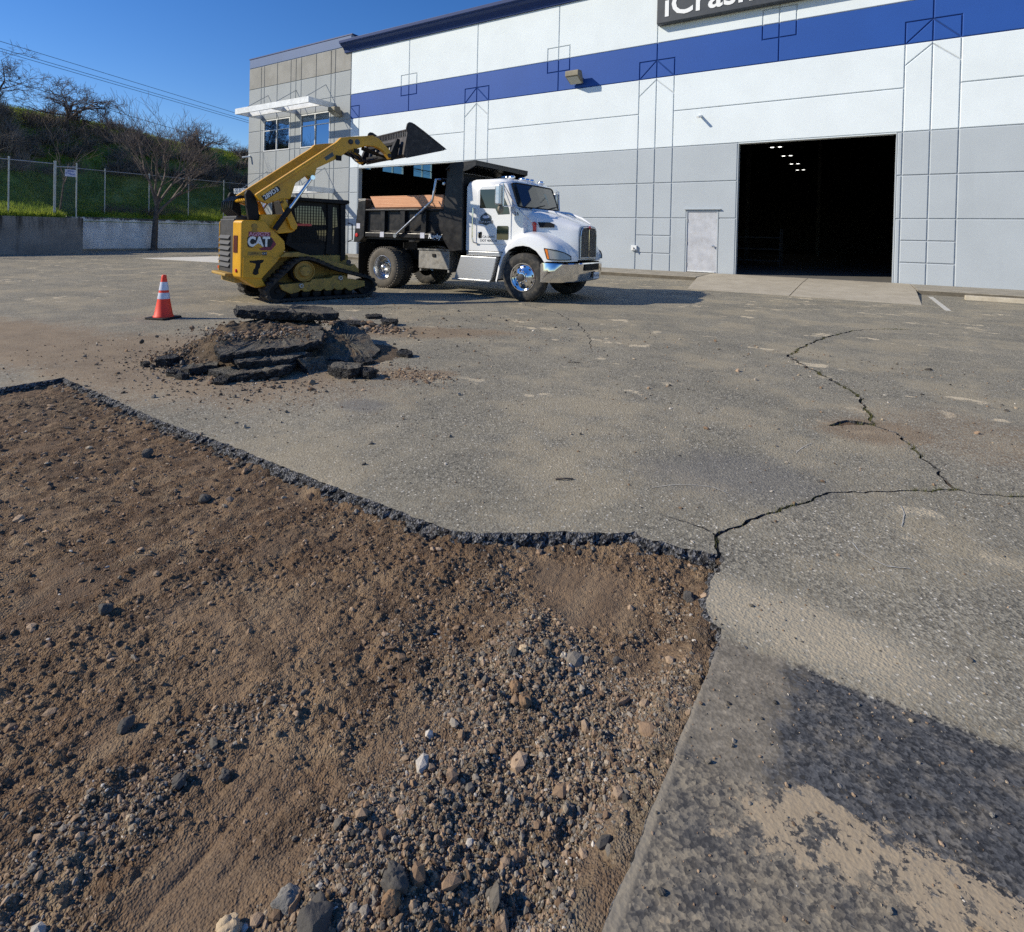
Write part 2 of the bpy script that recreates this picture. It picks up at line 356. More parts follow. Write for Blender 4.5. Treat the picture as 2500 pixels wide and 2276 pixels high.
def m_wall(name, c0, dirt=0.12, rough=0.75):
    T = NT(name)
    n = T.noise(0.5, 6, 0.6); st = T.noise(2.4, 6, 0.62, vec=T.scale(1.0, 1.0, 0.09))
    c = T.mix(T.map(n, 0.3, 0.7), tone(c0, 0.955), tone(c0, 1.03))
    c = T.mix(T.map(st, 0.52, 0.78, 0, dirt), c, tone(c0, 0.72))
    return T.done(c, rough, 0.0, T.bump(T.noise(35, 4), 0.10, 0.004), 0.3)
def m_barewall():
    T = NT('bare_concrete')
    n = T.noise(0.8, 7, 0.65); st = T.noise(2.0, 7, 0.66, vec=T.scale(1.0, 1.0, 0.12)); sp = T.vor(1.6)
    c = T.mix(T.map(n, 0.3, 0.7), (0.285, 0.278, 0.255), (0.36, 0.352, 0.328))
    c = T.mix(T.map(st, 0.5, 0.75, 0, 0.35), c, (0.22, 0.195, 0.16))
    c = T.mix(T.map(sp.outputs['Distance'], 0.10, 0.03, 0, 0.5), c, (0.17, 0.15, 0.125))
    return T.done(c, 0.85, 0.0, T.bump(T.noise(30, 4), 0.2, 0.005), 0.25)
def m_glass(name, c=(0.012, 0.02, 0.03), rough=0.03):
    T = NT(name); return T.done(c, rough, 0.0, None, 0.9)
def m_wood():
    T = NT('pine_board')
    w = T.n('TexWave', wave_type='BANDS', bands_direction='Z'); T.set(w.inputs[0], T.scale(0.22, 1, 1.6)); w.inputs['Scale'].default_value = 5; w.inputs['Distortion'].default_value = 6; w.inputs['Detail'].default_value = 4
    c = T.mix(w.outputs['Fac'], (0.66, 0.31, 0.17), (0.82, 0.47, 0.29))
    k = T.vor(1.9, vec=T.scale(1.0, 1, 2.5)); c = T.mix(T.map(k.outputs['Distance'], 0.16, 0.05, 0, 0.8), c, (0.20, 0.075, 0.03))
    c = T.mix(T.map(T.noise(3, 6, 0.7), 0.5, 0.75, 0, 0.4), c, (0.42, 0.2, 0.1))
    return T.done(c, 0.75, 0.0, T.bump(w.outputs['Fac'], 0.15, 0.003), 0.25)
def m_leaf(name, a, b, sc=0.7, tl=0.0):
    T = NT(name)
    c = T.mix(T.map(T.noise(sc, 5, 0.65), 0.3, 0.7), a, b)
    m = T.done(c, 0.7, 0.0, None, 0.2)
    if tl:
        tb_ = T.n('BsdfTranslucent'); T.set(tb_.inputs[0], c); mx = T.n('MixShader'); mx.inputs[0].default_value = tl
        T.t.links.new(T.b.outputs[0], mx.inputs[1]); T.t.links.new(tb_.outputs[0], mx.inputs[2]); T.t.links.new(mx.outputs[0], T.t.nodes['Material Output'].inputs[0])
    return m
def m_tread():
    T = NT('diamond_plate')
    w = T.vor(34, rand=0.6)
    return T.done((0.46, 0.47, 0.49), 0.42, 0.85, T.bump(w.outputs['Distance'], 0.25, 0.004))

M = {}
M['asphalt'] = m_asphalt(); M['broken'] = m_broken(); M['brokenshade'] = m_broken('shaded_slab_break', 0.30); M['slab'] = m_slab_top(); M['soil'] = m_dirt('soil', 0.86); M['soil_heap'] = m_dirt('heap_soil', 0.62); M['stone'] = m_stone()  # second broken asphalt is a darkened copy, shade of the slab sides in its colour
M['concrete'] = m_concrete('apron_concrete', (0.39, 0.345, 0.265), (0.47, 0.42, 0.33), (0.30, 0.25, 0.18))
M['kerb'] = m_concrete('kerb_concrete', (0.27, 0.245, 0.195), (0.38, 0.345, 0.28), (0.17, 0.145, 0.11), 2.0)
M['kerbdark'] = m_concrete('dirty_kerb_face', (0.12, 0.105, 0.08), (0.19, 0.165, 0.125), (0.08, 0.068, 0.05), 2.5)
M['stop'] = m_concrete('tan_concrete', (0.44, 0.385, 0.29), (0.54, 0.48, 0.37), (0.33, 0.28, 0.2), 3)
M['pad'] = m_concrete('pale_concrete', (0.60, 0.57, 0.50), (0.70, 0.67, 0.60), None)
M['ret_grey'] = m_retaining('stained_concrete', (0.25, 0.24, 0.225), (0.035, 0.033, 0.030))
M['ret_white'] = m_retaining('peeling_white_paint', (0.84, 0.84, 0.82), (0.30, 0.29, 0.27), 0.5, (0.14, 0.11, 0.085))
M['w_white'] = m_wall('white_wall_paint', (0.765, 0.83, 0.86), 0.10)
M['w_blue'] = m_wall('blue_wall_paint', (0.020, 0.086, 0.355), 0.05, 0.6)
M['w_bluedark'] = m_wall('dark_blue_trim', (0.014, 0.040, 0.155), 0.05, 0.5)
M['w_paleblue'] = m_wall('slate_blue_paint', (0.098, 0.155, 0.30), 0.05, 0.6)
M['w_grey'] = m_wall('grey_wall_paint', (0.455, 0.50, 0.535), 0.16)
M['w_officegrey'] = m_wall('office_grey_paint', (0.36, 0.385, 0.395), 0.22)
M['w_bare'] = m_barewall()
M['joint'] = simple('joint_grey', (0.46, 0.49, 0.52), 0.9)
M['joint_blue'] = simple('joint_blue', (0.014, 0.05, 0.21), 0.9)
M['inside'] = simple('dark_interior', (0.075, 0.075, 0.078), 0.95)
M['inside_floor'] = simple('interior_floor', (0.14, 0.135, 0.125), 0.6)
M['glass'] = NT('reflective_window_glass').done((0.20, 0.27, 0.36), 0.03, 1.0); M['cabglass'] = m_glass('vehicle_glass', (0.010, 0.016, 0.017))
M['alu'] = simple('white_aluminium', (0.78, 0.80, 0.80), 0.4)
M['doorpaint'] = simple('grey_door_paint', (0.50, 0.52, 0.56), 0.5, dirt=(0.38, 0.33, 0.26), dirt_amt=0.35, scale=2.5)
M['lampbox'] = simple('bronze_lamp_housing', (0.23, 0.20, 0.14), 0.6)
M['lens'] = m_glass('lamp_lens', (0.30, 0.29, 0.24), 0.2)
M['signgrey'] = simple('charcoal_sign', (0.045, 0.052, 0.062), 0.5)
M['signwhite'] = simple('white_lettering', (0.86, 0.87, 0.87), 0.5, var=0.03)
M['galv'] = simple('galvanised_steel', (0.42, 0.45, 0.46), 0.5, 0.75)
M['wood'] = m_wood()
M['steel'] = simple('brushed_steel', (0.62, 0.63, 0.64), 0.32, 1.0)
M['chrome'] = simple('chrome', (0.80, 0.80, 0.80), 0.07, 1.0, var=0.03)
M['dullsteel'] = simple('worn_steel', (0.40, 0.39, 0.37), 0.5, 0.85, dirt=(0.2, 0.16, 0.11), dirt_amt=0.5)
M['tread'] = m_tread()
M['rubber'] = simple('tyre_rubber', (0.030, 0.030, 0.030), 0.85, dirt=(0.17, 0.145, 0.11), dirt_amt=0.75, scale=5)
M['dustyrubber'] = simple('dusty_tyre_rubber', (0.115, 0.105, 0.09), 0.9, dirt=(0.2, 0.17, 0.13), dirt_amt=0.7, scale=7)
M['rubberdark'] = simple('track_rubber', (0.022, 0.021, 0.020), 0.85, dirt=(0.13, 0.10, 0.07), dirt_amt=0.6, scale=6, bump=0.3)
M['black'] = simple('black_paint', (0.010, 0.010, 0.012), 0.38, dirt=(0.07, 0.06, 0.05), dirt_amt=0.4, scale=3)
M['blackmatt'] = simple('black_matt', (0.009, 0.009, 0.010), 0.65, dirt=(0.04, 0.034, 0.028), dirt_amt=0.2, spec=0.3)
M['truckwhite'] = simple('truck_white_paint', (0.80, 0.815, 0.83), 0.22, var=0.03, scale=1.2, **{'Coat Weight': 0.6, 'Coat Roughness': 0.06})
M['yellow'] = simple('machine_yellow', (0.70, 0.36, 0.016), 0.40, var=0.10, scale=2.5, dirt=(0.30, 0.17, 0.05), dirt_amt=0.45)
M['yellowdirty'] = simple('dirty_machine_yellow', (0.40, 0.25, 0.055), 0.7, var=0.18, scale=5, dirt=(0.15, 0.105, 0.06), dirt_amt=0.85)
M['darkgrey'] = simple('machine_dark_grey', (0.035, 0.036, 0.040), 0.6, dirt=(0.13, 0.115, 0.1), dirt_amt=0.4)
M['louvre'] = simple('grey_louvre', (0.055, 0.056, 0.060), 0.6)
M['bucket'] = simple('scuffed_bucket_steel', (0.024, 0.021, 0.022), 0.55, 0.3, dirt=(0.11, 0.095, 0.085), dirt_amt=0.7, scale=4, bump=0.3)
M['red'] = simple('red_plastic', (0.55, 0.03, 0.03), 0.3); M['amber'] = simple('amber_plastic', (0.75, 0.20, 0.02), 0.25)
M['decalred'] = simple('maroon_decal', (0.22, 0.025, 0.06), 0.5); M['decalpink'] = simple('pink_lettering', (0.72, 0.36, 0.45), 0.5)
M['decalblack'] = simple('black_decal', (0.012, 0.012, 0.016), 0.5); M['decalgreen'] = simple('slate_decal', (0.06, 0.085, 0.10), 0.5)
M['grille'] = simple('grille_mesh', (0.07, 0.065, 0.06), 0.6)
M['orange'] = simple('cone_orange', (0.92, 0.055, 0.022), 0.55, var=0.05); M['reflect'] = simple('reflective_collar', (0.66, 0.68, 0.78), 0.35, var=0.05)
M['bark'] = simple('bare_bark', (0.105, 0.085, 0.070), 0.9, var=0.35, scale=6); M['twig'] = simple('grey_twigs', (0.16, 0.125, 0.105), 0.9, var=0.3, scale=3)
M['brush'] = simple('brown_brush', (0.21, 0.175, 0.14), 0.95, var=0.5, scale=1.2)
M['grass'] = m_leaf('bank_grass', (0.16, 0.26, 0.03), (0.42, 0.48, 0.07), 0.5, 0.5)
M['hill'] = m_leaf('bank_soil', (0.15, 0.24, 0.035), (0.30, 0.34, 0.08), 0.25)
M['weed'] = m_leaf('crack_weeds', (0.07, 0.08, 0.025), (0.13, 0.12, 0.05), 8)
M['wire'] = simple('dark_wire', (0.03, 0.03, 0.035), 0.7)
M['paintline'] = simple('worn_white_line', (0.55, 0.53, 0.47), 0.85, dirt=(0.25, 0.23, 0.19), dirt_amt=0.9, scale=9)
M['bluesign'] = simple('small_blue_sign', (0.16, 0.22, 0.46), 0.5); M['signpale'] = simple('sign_pale', (0.5, 0.55, 0.72), 0.5)
M['link'] = simple('dull_wire', (0.17, 0.19, 0.19), 0.7, 0.2)
M['taillamp'] = simple('dark_red_lens', (0.085, 0.015, 0.010), 0.35)
M['hose'] = simple('hydraulic_hose', (0.012, 0.012, 0.012), 0.35)
T = NT('lit_lamp'); M['lit'] = T.done((1, 1, 1), 0.5, **{'Emission Color': (1.0, 0.98, 0.92), 'Emission Strength': 2.6})
M['plate'] = simple('licence_plate', (0.66, 0.70, 0.76), 0.4); M['reflectpane'] = m_glass('painted_teal_reflection', (0.10, 0.20, 0.19), 0.05)
# ------------------------------------------------------------------ ground: asphalt with the cut and the cracks
def densify(P, step, closed=False):
    out = []; n = len(P)
    for i in range(n if closed else n - 1):
        a = np.array(P[i], float); b = np.array(P[(i + 1) % n], float); k = max(1, int(np.linalg.norm(b - a) / step))
        out += [a + (b - a) * t / k for t in range(k)]
    if not closed: out.append(np.array(P[-1], float))
    return np.array(out)
PIT = [(-6.58, -2.5), (-6.60, 1.78), (-6.57, 2.24), (-5.48, 2.215), (-4.63, 2.175), (-3.66, 2.20), (-2.64, 2.19), (-1.90, 2.20), (-1.68, 2.21), (-1.57, 2.27), (-1.41, 2.38), (-1.31, 2.47), (-1.12, 2.59),
       (-0.955, 2.705), (-0.94, 2.735), (-0.895, 2.695), (-0.74, 2.712), (-0.61, 2.738), (-0.526, 2.764), (-0.507, 2.717), (-0.502, 2.645), (-0.515, 2.543), (-0.512, 2.43), (-0.495, 2.34), (-0.465, 2.27),
       (-0.425, 2.235), (-0.411, 2.20), (-0.408, 2.16), (-0.414, 1.94), (-0.421, 1.69), (-0.424, 1.536), (-0.43, 1.25), (-0.44, 1.0), (-0.46, 0.0), (-0.5, -2.5)]
pit = densify(PIT, 0.022, True)
jit = 0.012 * fbm(pit[:, 0] * 1.0, pit[:, 1] * 1.0, 11, 3, 0.6) + 0.007 * perlin(pit[:, 0] * 55, pit[:, 1] * 55)
tang = np.roll(pit, -1, 0) - np.roll(pit, 1, 0); tang /= np.linalg.norm(tang, axis=1)[:, None] + 1e-9
clean = sstep(-0.48, -0.44, pit[:, 0]) * sstep(2.1, 2.0, pit[:, 1])                  # saw-cut right side stays clean
pit = pit + np.stack([tang[:, 1], -tang[:, 0]], 1) * (jit * (1 - 0.75 * clean))[:, None]
pitL = [tuple(p) for p in pit]
def inside(poly, x, y):
    poly = np.asarray(poly); c = np.zeros(np.shape(x), bool); n = len(poly); j = n - 1
    for i in range(n):
        xi, yi = poly[i]; xj, yj = poly[j]
        c ^= ((yi > y) != (yj > y)) & (x < (xj - xi) * (y - yi) / (yj - yi + 1e-12) + xi); j = i
    return c
def ribbon(path, w, jitter=0.012, step=0.03):
    p = densify(path, step); n = len(p)
    t = np.gradient(p, axis=0); t /= np.linalg.norm(t, axis=1)[:, None] + 1e-9
    nn = np.stack([-t[:, 1], t[:, 0]], 1)
    mid = p + nn * (jitter * fbm(p[:, 0], p[:, 1], 9, 3, 0.6))[:, None]
    ww = np.interp(np.linspace(0, 1, n), np.linspace(0, 1, len(w)), w) * (1 + 0.55 * perlin(p[:, 0] * 31, p[:, 1] * 31))
    ww = np.maximum(ww, 0.003)
    return np.concatenate([mid + nn * ww[:, None] / 2, (mid - nn * ww[:, None] / 2)[::-1]]), mid, ww
CR = {}
CR['a'] = ribbon([(-0.52, 2.72), (-0.575, 2.92), (-0.57, 2.97), (-0.51, 3.08), (-0.41, 3.32), (-0.224, 3.617), (-0.141, 3.814), (0.024, 3.93), (0.232, 4.092), (0.54, 4.32)], [0.022, 0.018, 0.016, 0.016, 0.014, 0.013, 0.014], 0.018)
CR['b'] = ribbon([(0.54, 4.32), (0.491, 4.534), (0.369, 4.942), (0.278, 5.33), (0.118, 5.45), (0.107, 5.688), (0.064, 6.08), (0.0, 6.437), (-0.209, 6.895), (-0.503, 7.474), (-0.692, 7.872), (-0.775, 8.0), (-0.672, 8.773), (-0.477, 9.81), (-0.06, 11.09), (0.36, 11.62), (0.84, 11.9)],
                 [0.02, 0.022, 0.024, 0.028, 0.032, 0.045, 0.036, 0.03, 0.032, 0.036, 0.036, 0.036, 0.03, 0.02, 0.008], 0.035, 0.04)
CR['c'] = ribbon([(0.53, 4.325), (0.646, 4.333), (0.865, 4.449), (1.4, 4.7), (2.2, 5.0)], [0.014, 0.010, 0.010, 0.009], 0.02)
CR['d'] = ribbon([(-0.58, 2.93), (-0.652, 2.959), (-0.75, 2.977), (-0.912, 2.969)], [0.012, 0.010, 0.004])
CR['e'] = ribbon([(-0.177, 5.2), (-0.053, 5.39), (0.06, 5.46), (0.12, 5.45)], [0.02, 0.085, 0.10, 0.06], 0.01)
CR['f'] = ribbon([(-6.2, 10.3), (-5.0, 9.6), (-4.1, 8.7), (-3.4, 7.6), (-3.0, 6.8)], [0.03, 0.022, 0.018, 0.01], 0.05, 0.08)
CR['g'] = ribbon([(-8.6, 6.7), (-8.1, 7.6), (-7.7, 8.6), (-7.5, 9.4)], [0.02, 0.02, 0.02, 0.02], 0.05, 0.08)
polys = [[(-140, -90), (140, -90), (140, 170), (-140, 170)], pitL] + [[tuple(p) for p in CR[k][0]] for k in CR]
vs = []; fs = []
for P in polys:
    if sum(P[i - 1][0] * P[i][1] - P[i][0] * P[i - 1][1] for i in range(len(P))) < 0: P = P[::-1]      # counter-clockwise
    fs.append(list(range(len(vs), len(vs) + len(P)))); vs += [Vector(p) for p in P]
ov, oe, of, _, _, oof = geometry.delaunay_2d_cdt(vs, [], fs, 1, 1e-5, True)
keep = [f for f, o in zip(of, oof) if list(o) == [0]]
lot_v = [(p.x, p.y, 0.0) for p in ov]
me = bpy.data.meshes.new('parking_lot'); me.from_pydata(lot_v, [], keep)
bm = bmesh.new(); bm.from_mesh(me)
for f in bm.faces:
    if f.normal.z < 0: f.normal_flip()
# boundary edges towards the pit / cracks -> broken side walls
wallv = []; wallf = []; rows = [(0.0, 0.0), (-0.012, 0.010), (-0.032, 0.022), (-0.055, 0.028), (-0.085, 0.036), (-0.135, 0.042)]
vnor = {}
bedges = [e for e in bm.edges if len(e.link_faces) == 1 and abs(e.verts[0].co.x) < 100]
for e in bedges:
    f = e.link_faces[0]; a, b = e.verts[0].co, e.verts[1].co; c = f.calc_center_median(); t = (b - a)
    nrm = Vector((t.y, -t.x, 0)).normalized()
    if nrm.dot((a + b) / 2 - c) < 0: nrm = -nrm
    for v in e.verts: vnor[v.index] = vnor.get(v.index, Vector((0, 0, 0))) + nrm
idx = {}
vi_list = list(vnor); pv = np.array([lot_v[i][:2] for i in vi_list]); pn = np.array([[vnor[i].x, vnor[i].y] for i in vi_list]); pn /= np.linalg.norm(pn, axis=1)[:, None] + 1e-9
probe = pv + pn * 0.05
inpit = inside(pit, probe[:, 0], probe[:, 1])
cl = sstep(-0.48, -0.44, pv[:, 0]) * sstep(2.1, 2.0, pv[:, 1])
for r, (zz, off) in enumerate(rows):
    amt = np.where(inpit, off * (1 - 0.7 * cl), 0.0)
    nz = np.where(inpit, 1.0 if r else 0.0, 0.0) * 0.022 * fbm(pv[:, 0] + zz * 7, pv[:, 1] - zz * 5, 26, 3, 0.7) * (1 - 0.6 * cl)
    q = pv + pn * (amt + nz)[:, None]
    zj = zz + (0.008 * perlin(pv[:, 0] * 40 + r * 3.7, pv[:, 1] * 40) if 0 < r < 5 else 0 * pv[:, 0])
    for k, i in enumerate(vi_list):
        idx[(i, r)] = len(wallv); wallv.append((q[k, 0], q[k, 1], float(zj[k])))
for e in bedges:
    a, b = e.verts[0].index, e.verts[1].index
    for r in range(len(rows) - 1): wallf.append((idx[(a, r)], idx[(b, r)], idx[(b, r + 1)], idx[(a, r + 1)]))
bm.to_mesh(me); bm.free()
lot = link('parking_lot', me, M['asphalt']); tag(lot, 'weathered dusty grey asphalt yard with cracks', kind='structure')
mbw = MB(); mbw.add(wallv, wallf); mbw.build('cut_edge', M['broken'], lot)
sub = MB().box(-9, 4, -3, 13, -0.4, -0.15).build('subgrade', M['soil_heap']); tag(sub, 'dark soil under the asphalt', kind='structure')

# chalk lines left on the asphalt
M['chalk'] = simple('worn_chalk', (0.48, 0.46, 0.41), 0.95, dirt=(0.26, 0.24, 0.19), dirt_amt=1.0, scale=30)
for P in ([(-1.02, 3.26), (-0.96, 3.34), (-0.89, 3.4), (-0.8, 3.45), (-0.73, 3.48), (-0.63, 3.45)], [(-0.0, 3.24), (0.03, 3.17), (0.07, 3.13), (0.14, 3.1), (0.23, 3.14)], [(0.23, 3.86), (0.24, 3.74), (0.22, 3.58)], [(-0.35, 4.38), (-0.33, 4.51), (-0.27, 4.67)]):
    _, mid, _w = ribbon(P, [0.008], 0.004, 0.02); n_ = len(mid); t_ = np.gradient(mid, axis=0); t_ /= np.linalg.norm(t_, axis=1)[:, None] + 1e-9; w_ = 0.0016 + 0.003 * np.abs(perlin(mid[:, 0] * 23, mid[:, 1] * 23))
    Q = np.concatenate([np.stack([mid[:, 0] - t_[:, 1] * w_, mid[:, 1] + t_[:, 0] * w_], 1), np.stack([mid[:, 0] + t_[:, 1] * w_, mid[:, 1] - t_[:, 0] * w_], 1)])
    mb = MB(); mb.add([(q[0], q[1], 0.004) for q in Q], [(i, n_ + i, n_ + i + 1, i + 1) for i in range(n_ - 1)]); mb.build('chalk_line', M['chalk'], lot, fix=False)
# ---- pit floor
def zones(x, y):
    g = np.exp(-(((x + 0.85) / 0.42) ** 2 + ((y - 1.52) / 0.55) ** 2)) * 1.25
    g += np.exp(-(((x + 0.80) / 0.33) ** 2 + ((y - 0.98) / 0.40) ** 2)) * 1.1
    g += np.exp(-(((x + 0.56) / 0.16) ** 2 + ((y - 1.25) / 0.9) ** 2)) * 0.9
    g += np.exp(-(((x + 1.15) / 0.35) ** 2 + ((y - 0.55) / 0.22) ** 2)) * 0.8
    g += np.exp(-(((x + 1.62) / 0.12) ** 2 + ((y - 0.72) / 0.6) ** 2)) * 0.55
    g += np.exp(-(((x + 5.9) / 0.6) ** 2 + ((y - 1.95) / 0.35) ** 2)) * 0.6
    g *= 0.75 + 0.7 * fbm(x, y, 2.6, 4, 0.6)
    s = np.exp(-(((x + 1.30) / 0.15) ** 2 + ((y - 0.69) / 0.12) ** 2) ** 2) * 1.1
    s += np.exp(-(((x + 1.40) / 0.20) ** 2 + ((y - 0.93) / 0.14) ** 2)) * 0.8
    s += np.exp(-(((x + 0.98) / 0.26) ** 2 + ((y - 2.22) / 0.22) ** 2) ** 2) * 0.95
    s += np.exp(-(((x + 0.525) / 0.032) ** 2 + ((y - 1.38) / 0.20) ** 2) ** 2) * 1.0
    s += np.exp(-(((x + 1.95) / 0.35) ** 2 + ((y - 1.35) / 0.25) ** 2)) * 0.55
    s += sstep(0.20, 0.70, fbm(x, y, 2.3, 4, 0.55)) * 0.65
    s = np.clip(s, 0, 1); g = np.clip(g - s * 0.75, 0, 1)
    return g, s
def floor_h(x, y):
    g, s = zones(x, y)
    depth = -0.064 - 0.04 * sstep(-2.0, -6.0, x)
    depth = depth + 0.036 * sstep(-0.62, -0.50, x) * sstep(2.66, 2.50, y)
    depth = np.maximum(depth, -0.066 + 0.040 * sstep(-0.62, -0.43, x) * sstep(2.3, 1.9, y))
    z = depth + 0.012 * fbm(x, y, 1.5, 3)
    z = z + 0.045 * np.exp(-(((x + 1.02) / 0.17) ** 2 + ((y - 1.74) / 0.2) ** 2))                     # loose mounds
    z = z + 0.030 * np.exp(-(((x + 0.93) / 0.25) ** 2 + ((y - 0.90) / 0.18) ** 2))
    rough = 1 - 0.82 * s
    z = z + rough * (0.015 * fbm(x, y, 9, 4, 0.58) + 0.013 * np.abs(fbm(x, y, 24, 3, 0.62)) * (0.75 + 0.6 * g) + 0.005 * fbm(x, y, 66, 2, 0.6))
    cl_ = sstep(0.25, 0.75, fbm(x + 5, y + 3, 6.5, 3, 0.6)) * rough
    z = z + cl_ * 0.012 * np.abs(perlin(x * 34, y * 34))
    # loader track bars pressed into the fines, bars run along Y
    tr = np.exp(-((x - (-1.45 + 0.05 * np.sin(y * 2))) / 0.36) ** 2) + 0.8 * np.exp(-((x + 3.0) / 0.5) ** 2) + 0.6 * np.exp(-((x + 4.4) / 0.45) ** 2)
    ph = (x + 0.03 * perlin(x * 2, y * 2) + y * 0.12) / 0.105
    bar = np.exp(-(((ph - np.round(ph)) / 0.13) ** 2))
    z = z - tr * bar * 0.010 * sstep(-0.1, 0.35, fbm(x, y, 3.1, 3)) * (0.35 + 0.65 * s)
    return np.minimum(z, -0.016), g, s
def grid_floor(name, x0, x1, y0, y1, st, parent):
    nx = int(round((x1 - x0) / st)) + 1; ny = int(round((y1 - y0) / st)) + 1
    X, Yg = np.meshgrid(np.linspace(x0, x1, nx), np.linspace(y0, y1, ny)); x = X.ravel(); y = Yg.ravel()
    z, g, s = floor_h(x, y)
    ed = np.full(len(x), 9.0)                                # soil banked unevenly against the cut
    for e_ in pit[::3][(pit[::3, 1] > 1.0)]: ed = np.minimum(ed, (x - e_[0]) ** 2 + (y - e_[1]) ** 2)
    ed = np.sqrt(ed); z = np.minimum(z + np.exp(-(ed / 0.07) ** 2) * (0.010 + 0.026 * np.clip(fbm(x, y, 3.5, 3) + 0.1, 0, 1)), -0.014)
    i = np.arange(nx * ny).reshape(ny, nx); F = np.stack([i[:-1, :-1], i[:-1, 1:], i[1:, 1:], i[1:, :-1]], -1).reshape(-1, 4)
    return np_mesh(name, np.stack([x, y, z], 1), F, M['soil'], parent, {'gravel': ('POINT', 'FLOAT', g), 'smooth': ('POINT', 'FLOAT', s)}, True)
pf = grid_floor('excavated_ground', -2.55, -0.32, -0.3, 2.86, 0.0055, None)
tag(pf, 'brown excavated soil with gravel and loader track prints', kind='structure')
o = grid_floor('soil_patch', -7.0, -2.55, 0.2, 2.5, 0.014, pf)
tag(o, kind='stuff')
grid_floor('soil_patch', -7.0, -2.55, -2.4, 0.2, 0.03, pf); grid_floor('soil_patch', -2.55, -0.32, -2.4, -0.3, 0.03, pf)

# ---- loose stones (uncountable): one mesh per kind of ground
_t = (1 + 5 ** 0.5) / 2
ICO = np.array([(-1, _t, 0), (1, _t, 0), (-1, -_t, 0), (1, -_t, 0), (0, -1, _t), (0, 1, _t), (0, -1, -_t), (0, 1, -_t), (_t, 0, -1), (_t, 0, 1), (-_t, 0, -1), (-_t, 0, 1)], float) / math.sqrt(1 + _t * _t)
ICF = np.array([(0, 11, 5), (0, 5, 1), (0, 1, 7), (0, 7, 10), (0, 10, 11), (1, 5, 9), (5, 11, 4), (11, 10, 2), (10, 7, 6), (7, 1, 8), (3, 9, 4), (3, 4, 2), (3, 2, 6), (3, 6, 8), (3, 8, 9), (4, 9, 5), (2, 4, 11), (6, 2, 10), (8, 6, 7), (9, 8, 1)])
PAL = np.array([(0.265, 0.180, 0.115), (0.340, 0.245, 0.165), (0.180, 0.120, 0.078), (0.175, 0.155, 0.128), (0.265, 0.232, 0.190), (0.075, 0.068, 0.060), (0.40, 0.32, 0.225), (0.55, 0.50, 0.43)])
def stones(name, x, y, z, r, pal_p, parent=None, sink=0.35, jit=0.58, flat=0.75):
    n = len(x)
    S3 = r[:, None] * (1 + jit * rng.standard_normal((n, 3)) * 0.6).clip(0.5, 1.6); S3[:, 2] *= flat
    V = ICO[None] * (1 + jit * 0.8 * (rng.random((n, 12, 1)) - 0.5)) * S3[:, None, :]
    a = rng.random(n) * 6.283; b = (rng.random(n) - 0.5) * 1.4
    V = np.stack([V[..., 0], V[..., 1] * np.cos(b)[:, None] - V[..., 2] * np.sin(b)[:, None], V[..., 1] * np.sin(b)[:, None] + V[..., 2] * np.cos(b)[:, None]], -1)
    V = np.stack([V[..., 0] * np.cos(a)[:, None] - V[..., 1] * np.sin(a)[:, None], V[..., 0] * np.sin(a)[:, None] + V[..., 1] * np.cos(a)[:, None], V[..., 2]], -1)
    V += np.stack([x, y, z + r * flat * (1 - 2 * sink) * 0.8], 1)[:, None, :]
    F = (ICF[None] + (np.arange(n) * 12)[:, None, None]).reshape(-1, 3)
    c = PAL[rng.choice(len(PAL), n, p=pal_p)] * (0.75 + 0.5 * rng.random((n, 1)))
    C = np.concatenate([np.repeat(c, 12, 0), np.ones((n * 12, 1))], 1)
    o = np_mesh(name, V.reshape(-1, 3), F, M['stone'], parent, {'tint': ('POINT', 'FLOAT_COLOR', C)})
    return tag(o, kind='stuff')
def scatter(n, x0, x1, y0, y1, dens):
    out = []
    while sum(len(o) for o in out) < n:
        p = np.stack([rng.uniform(x0, x1, 20000), rng.uniform(y0, y1, 20000)], 1)
        out.append(p[rng.random(20000) < dens(p[:, 0], p[:, 1])])
    p = np.concatenate(out)[:n]; return p[:, 0], p[:, 1]
inp = lambda x, y: inside(pit[::4], x, y)
P_GR = [0.19, 0.18, 0.11, 0.19, 0.19, 0.05, 0.07, 0.02]; P_BR = [0.38, 0.27, 0.25, 0.02, 0.02, 0.03, 0.025, 0.005]
x, y = scatter(52000, -2.3, -0.40, -0.1, 2.7, lambda a, b: np.clip(zones(a, b)[0], 0, 1) * inp(a, b))
x2, y2 = scatter(3800, -0.50, -0.40, 0.8, 2.2, lambda a, b: inp(a, b) * np.clip(0.35 + 0.6 * fbm(a, b, 4, 3), 0.1, 1)); x = np.concatenate([x, x2]); y = np.concatenate([y, y2])
r = 0.0022 * (1 + rng.pareto(3.0, len(x))).clip(1, 4.0)
o = stones('gravel', x, y, floor_h(x, y)[0], r, P_GR, sink=0.42); tag(o, 'grey and brown loose gravel in the dug-out pit')
x, y = scatter(9000, -6.5, -0.42, -0.1, 2.7, lambda a, b: (0.15 + 0.85 * (1 - zones(a, b)[1])) * np.clip(1.25 - np.hypot(a, b) / 6.5, 0.15, 1) * inp(a, b))
r = (0.0018 + 0.0008 * np.hypot(x, y)) * (1 + rng.pareto(3.0, len(x))).clip(1, 4)
o = stones('soil_crumbs', x, y, floor_h(x, y)[0], r, P_BR, sink=0.48); tag(o, 'small brown soil crumbs strewn over the pit floor')
x, y = scatter(240, -1.75, -0.5, 0.2, 2.1, lambda a, b: np.clip(zones(a, b)[0] + 0.3 * np.exp(-((a + 1.0) / .2) ** 2 - ((b - 1.72) / .2) ** 2), 0, 1) * inp(a, b))
r = 0.008 + 0.018 * rng.random(len(x)) ** 4
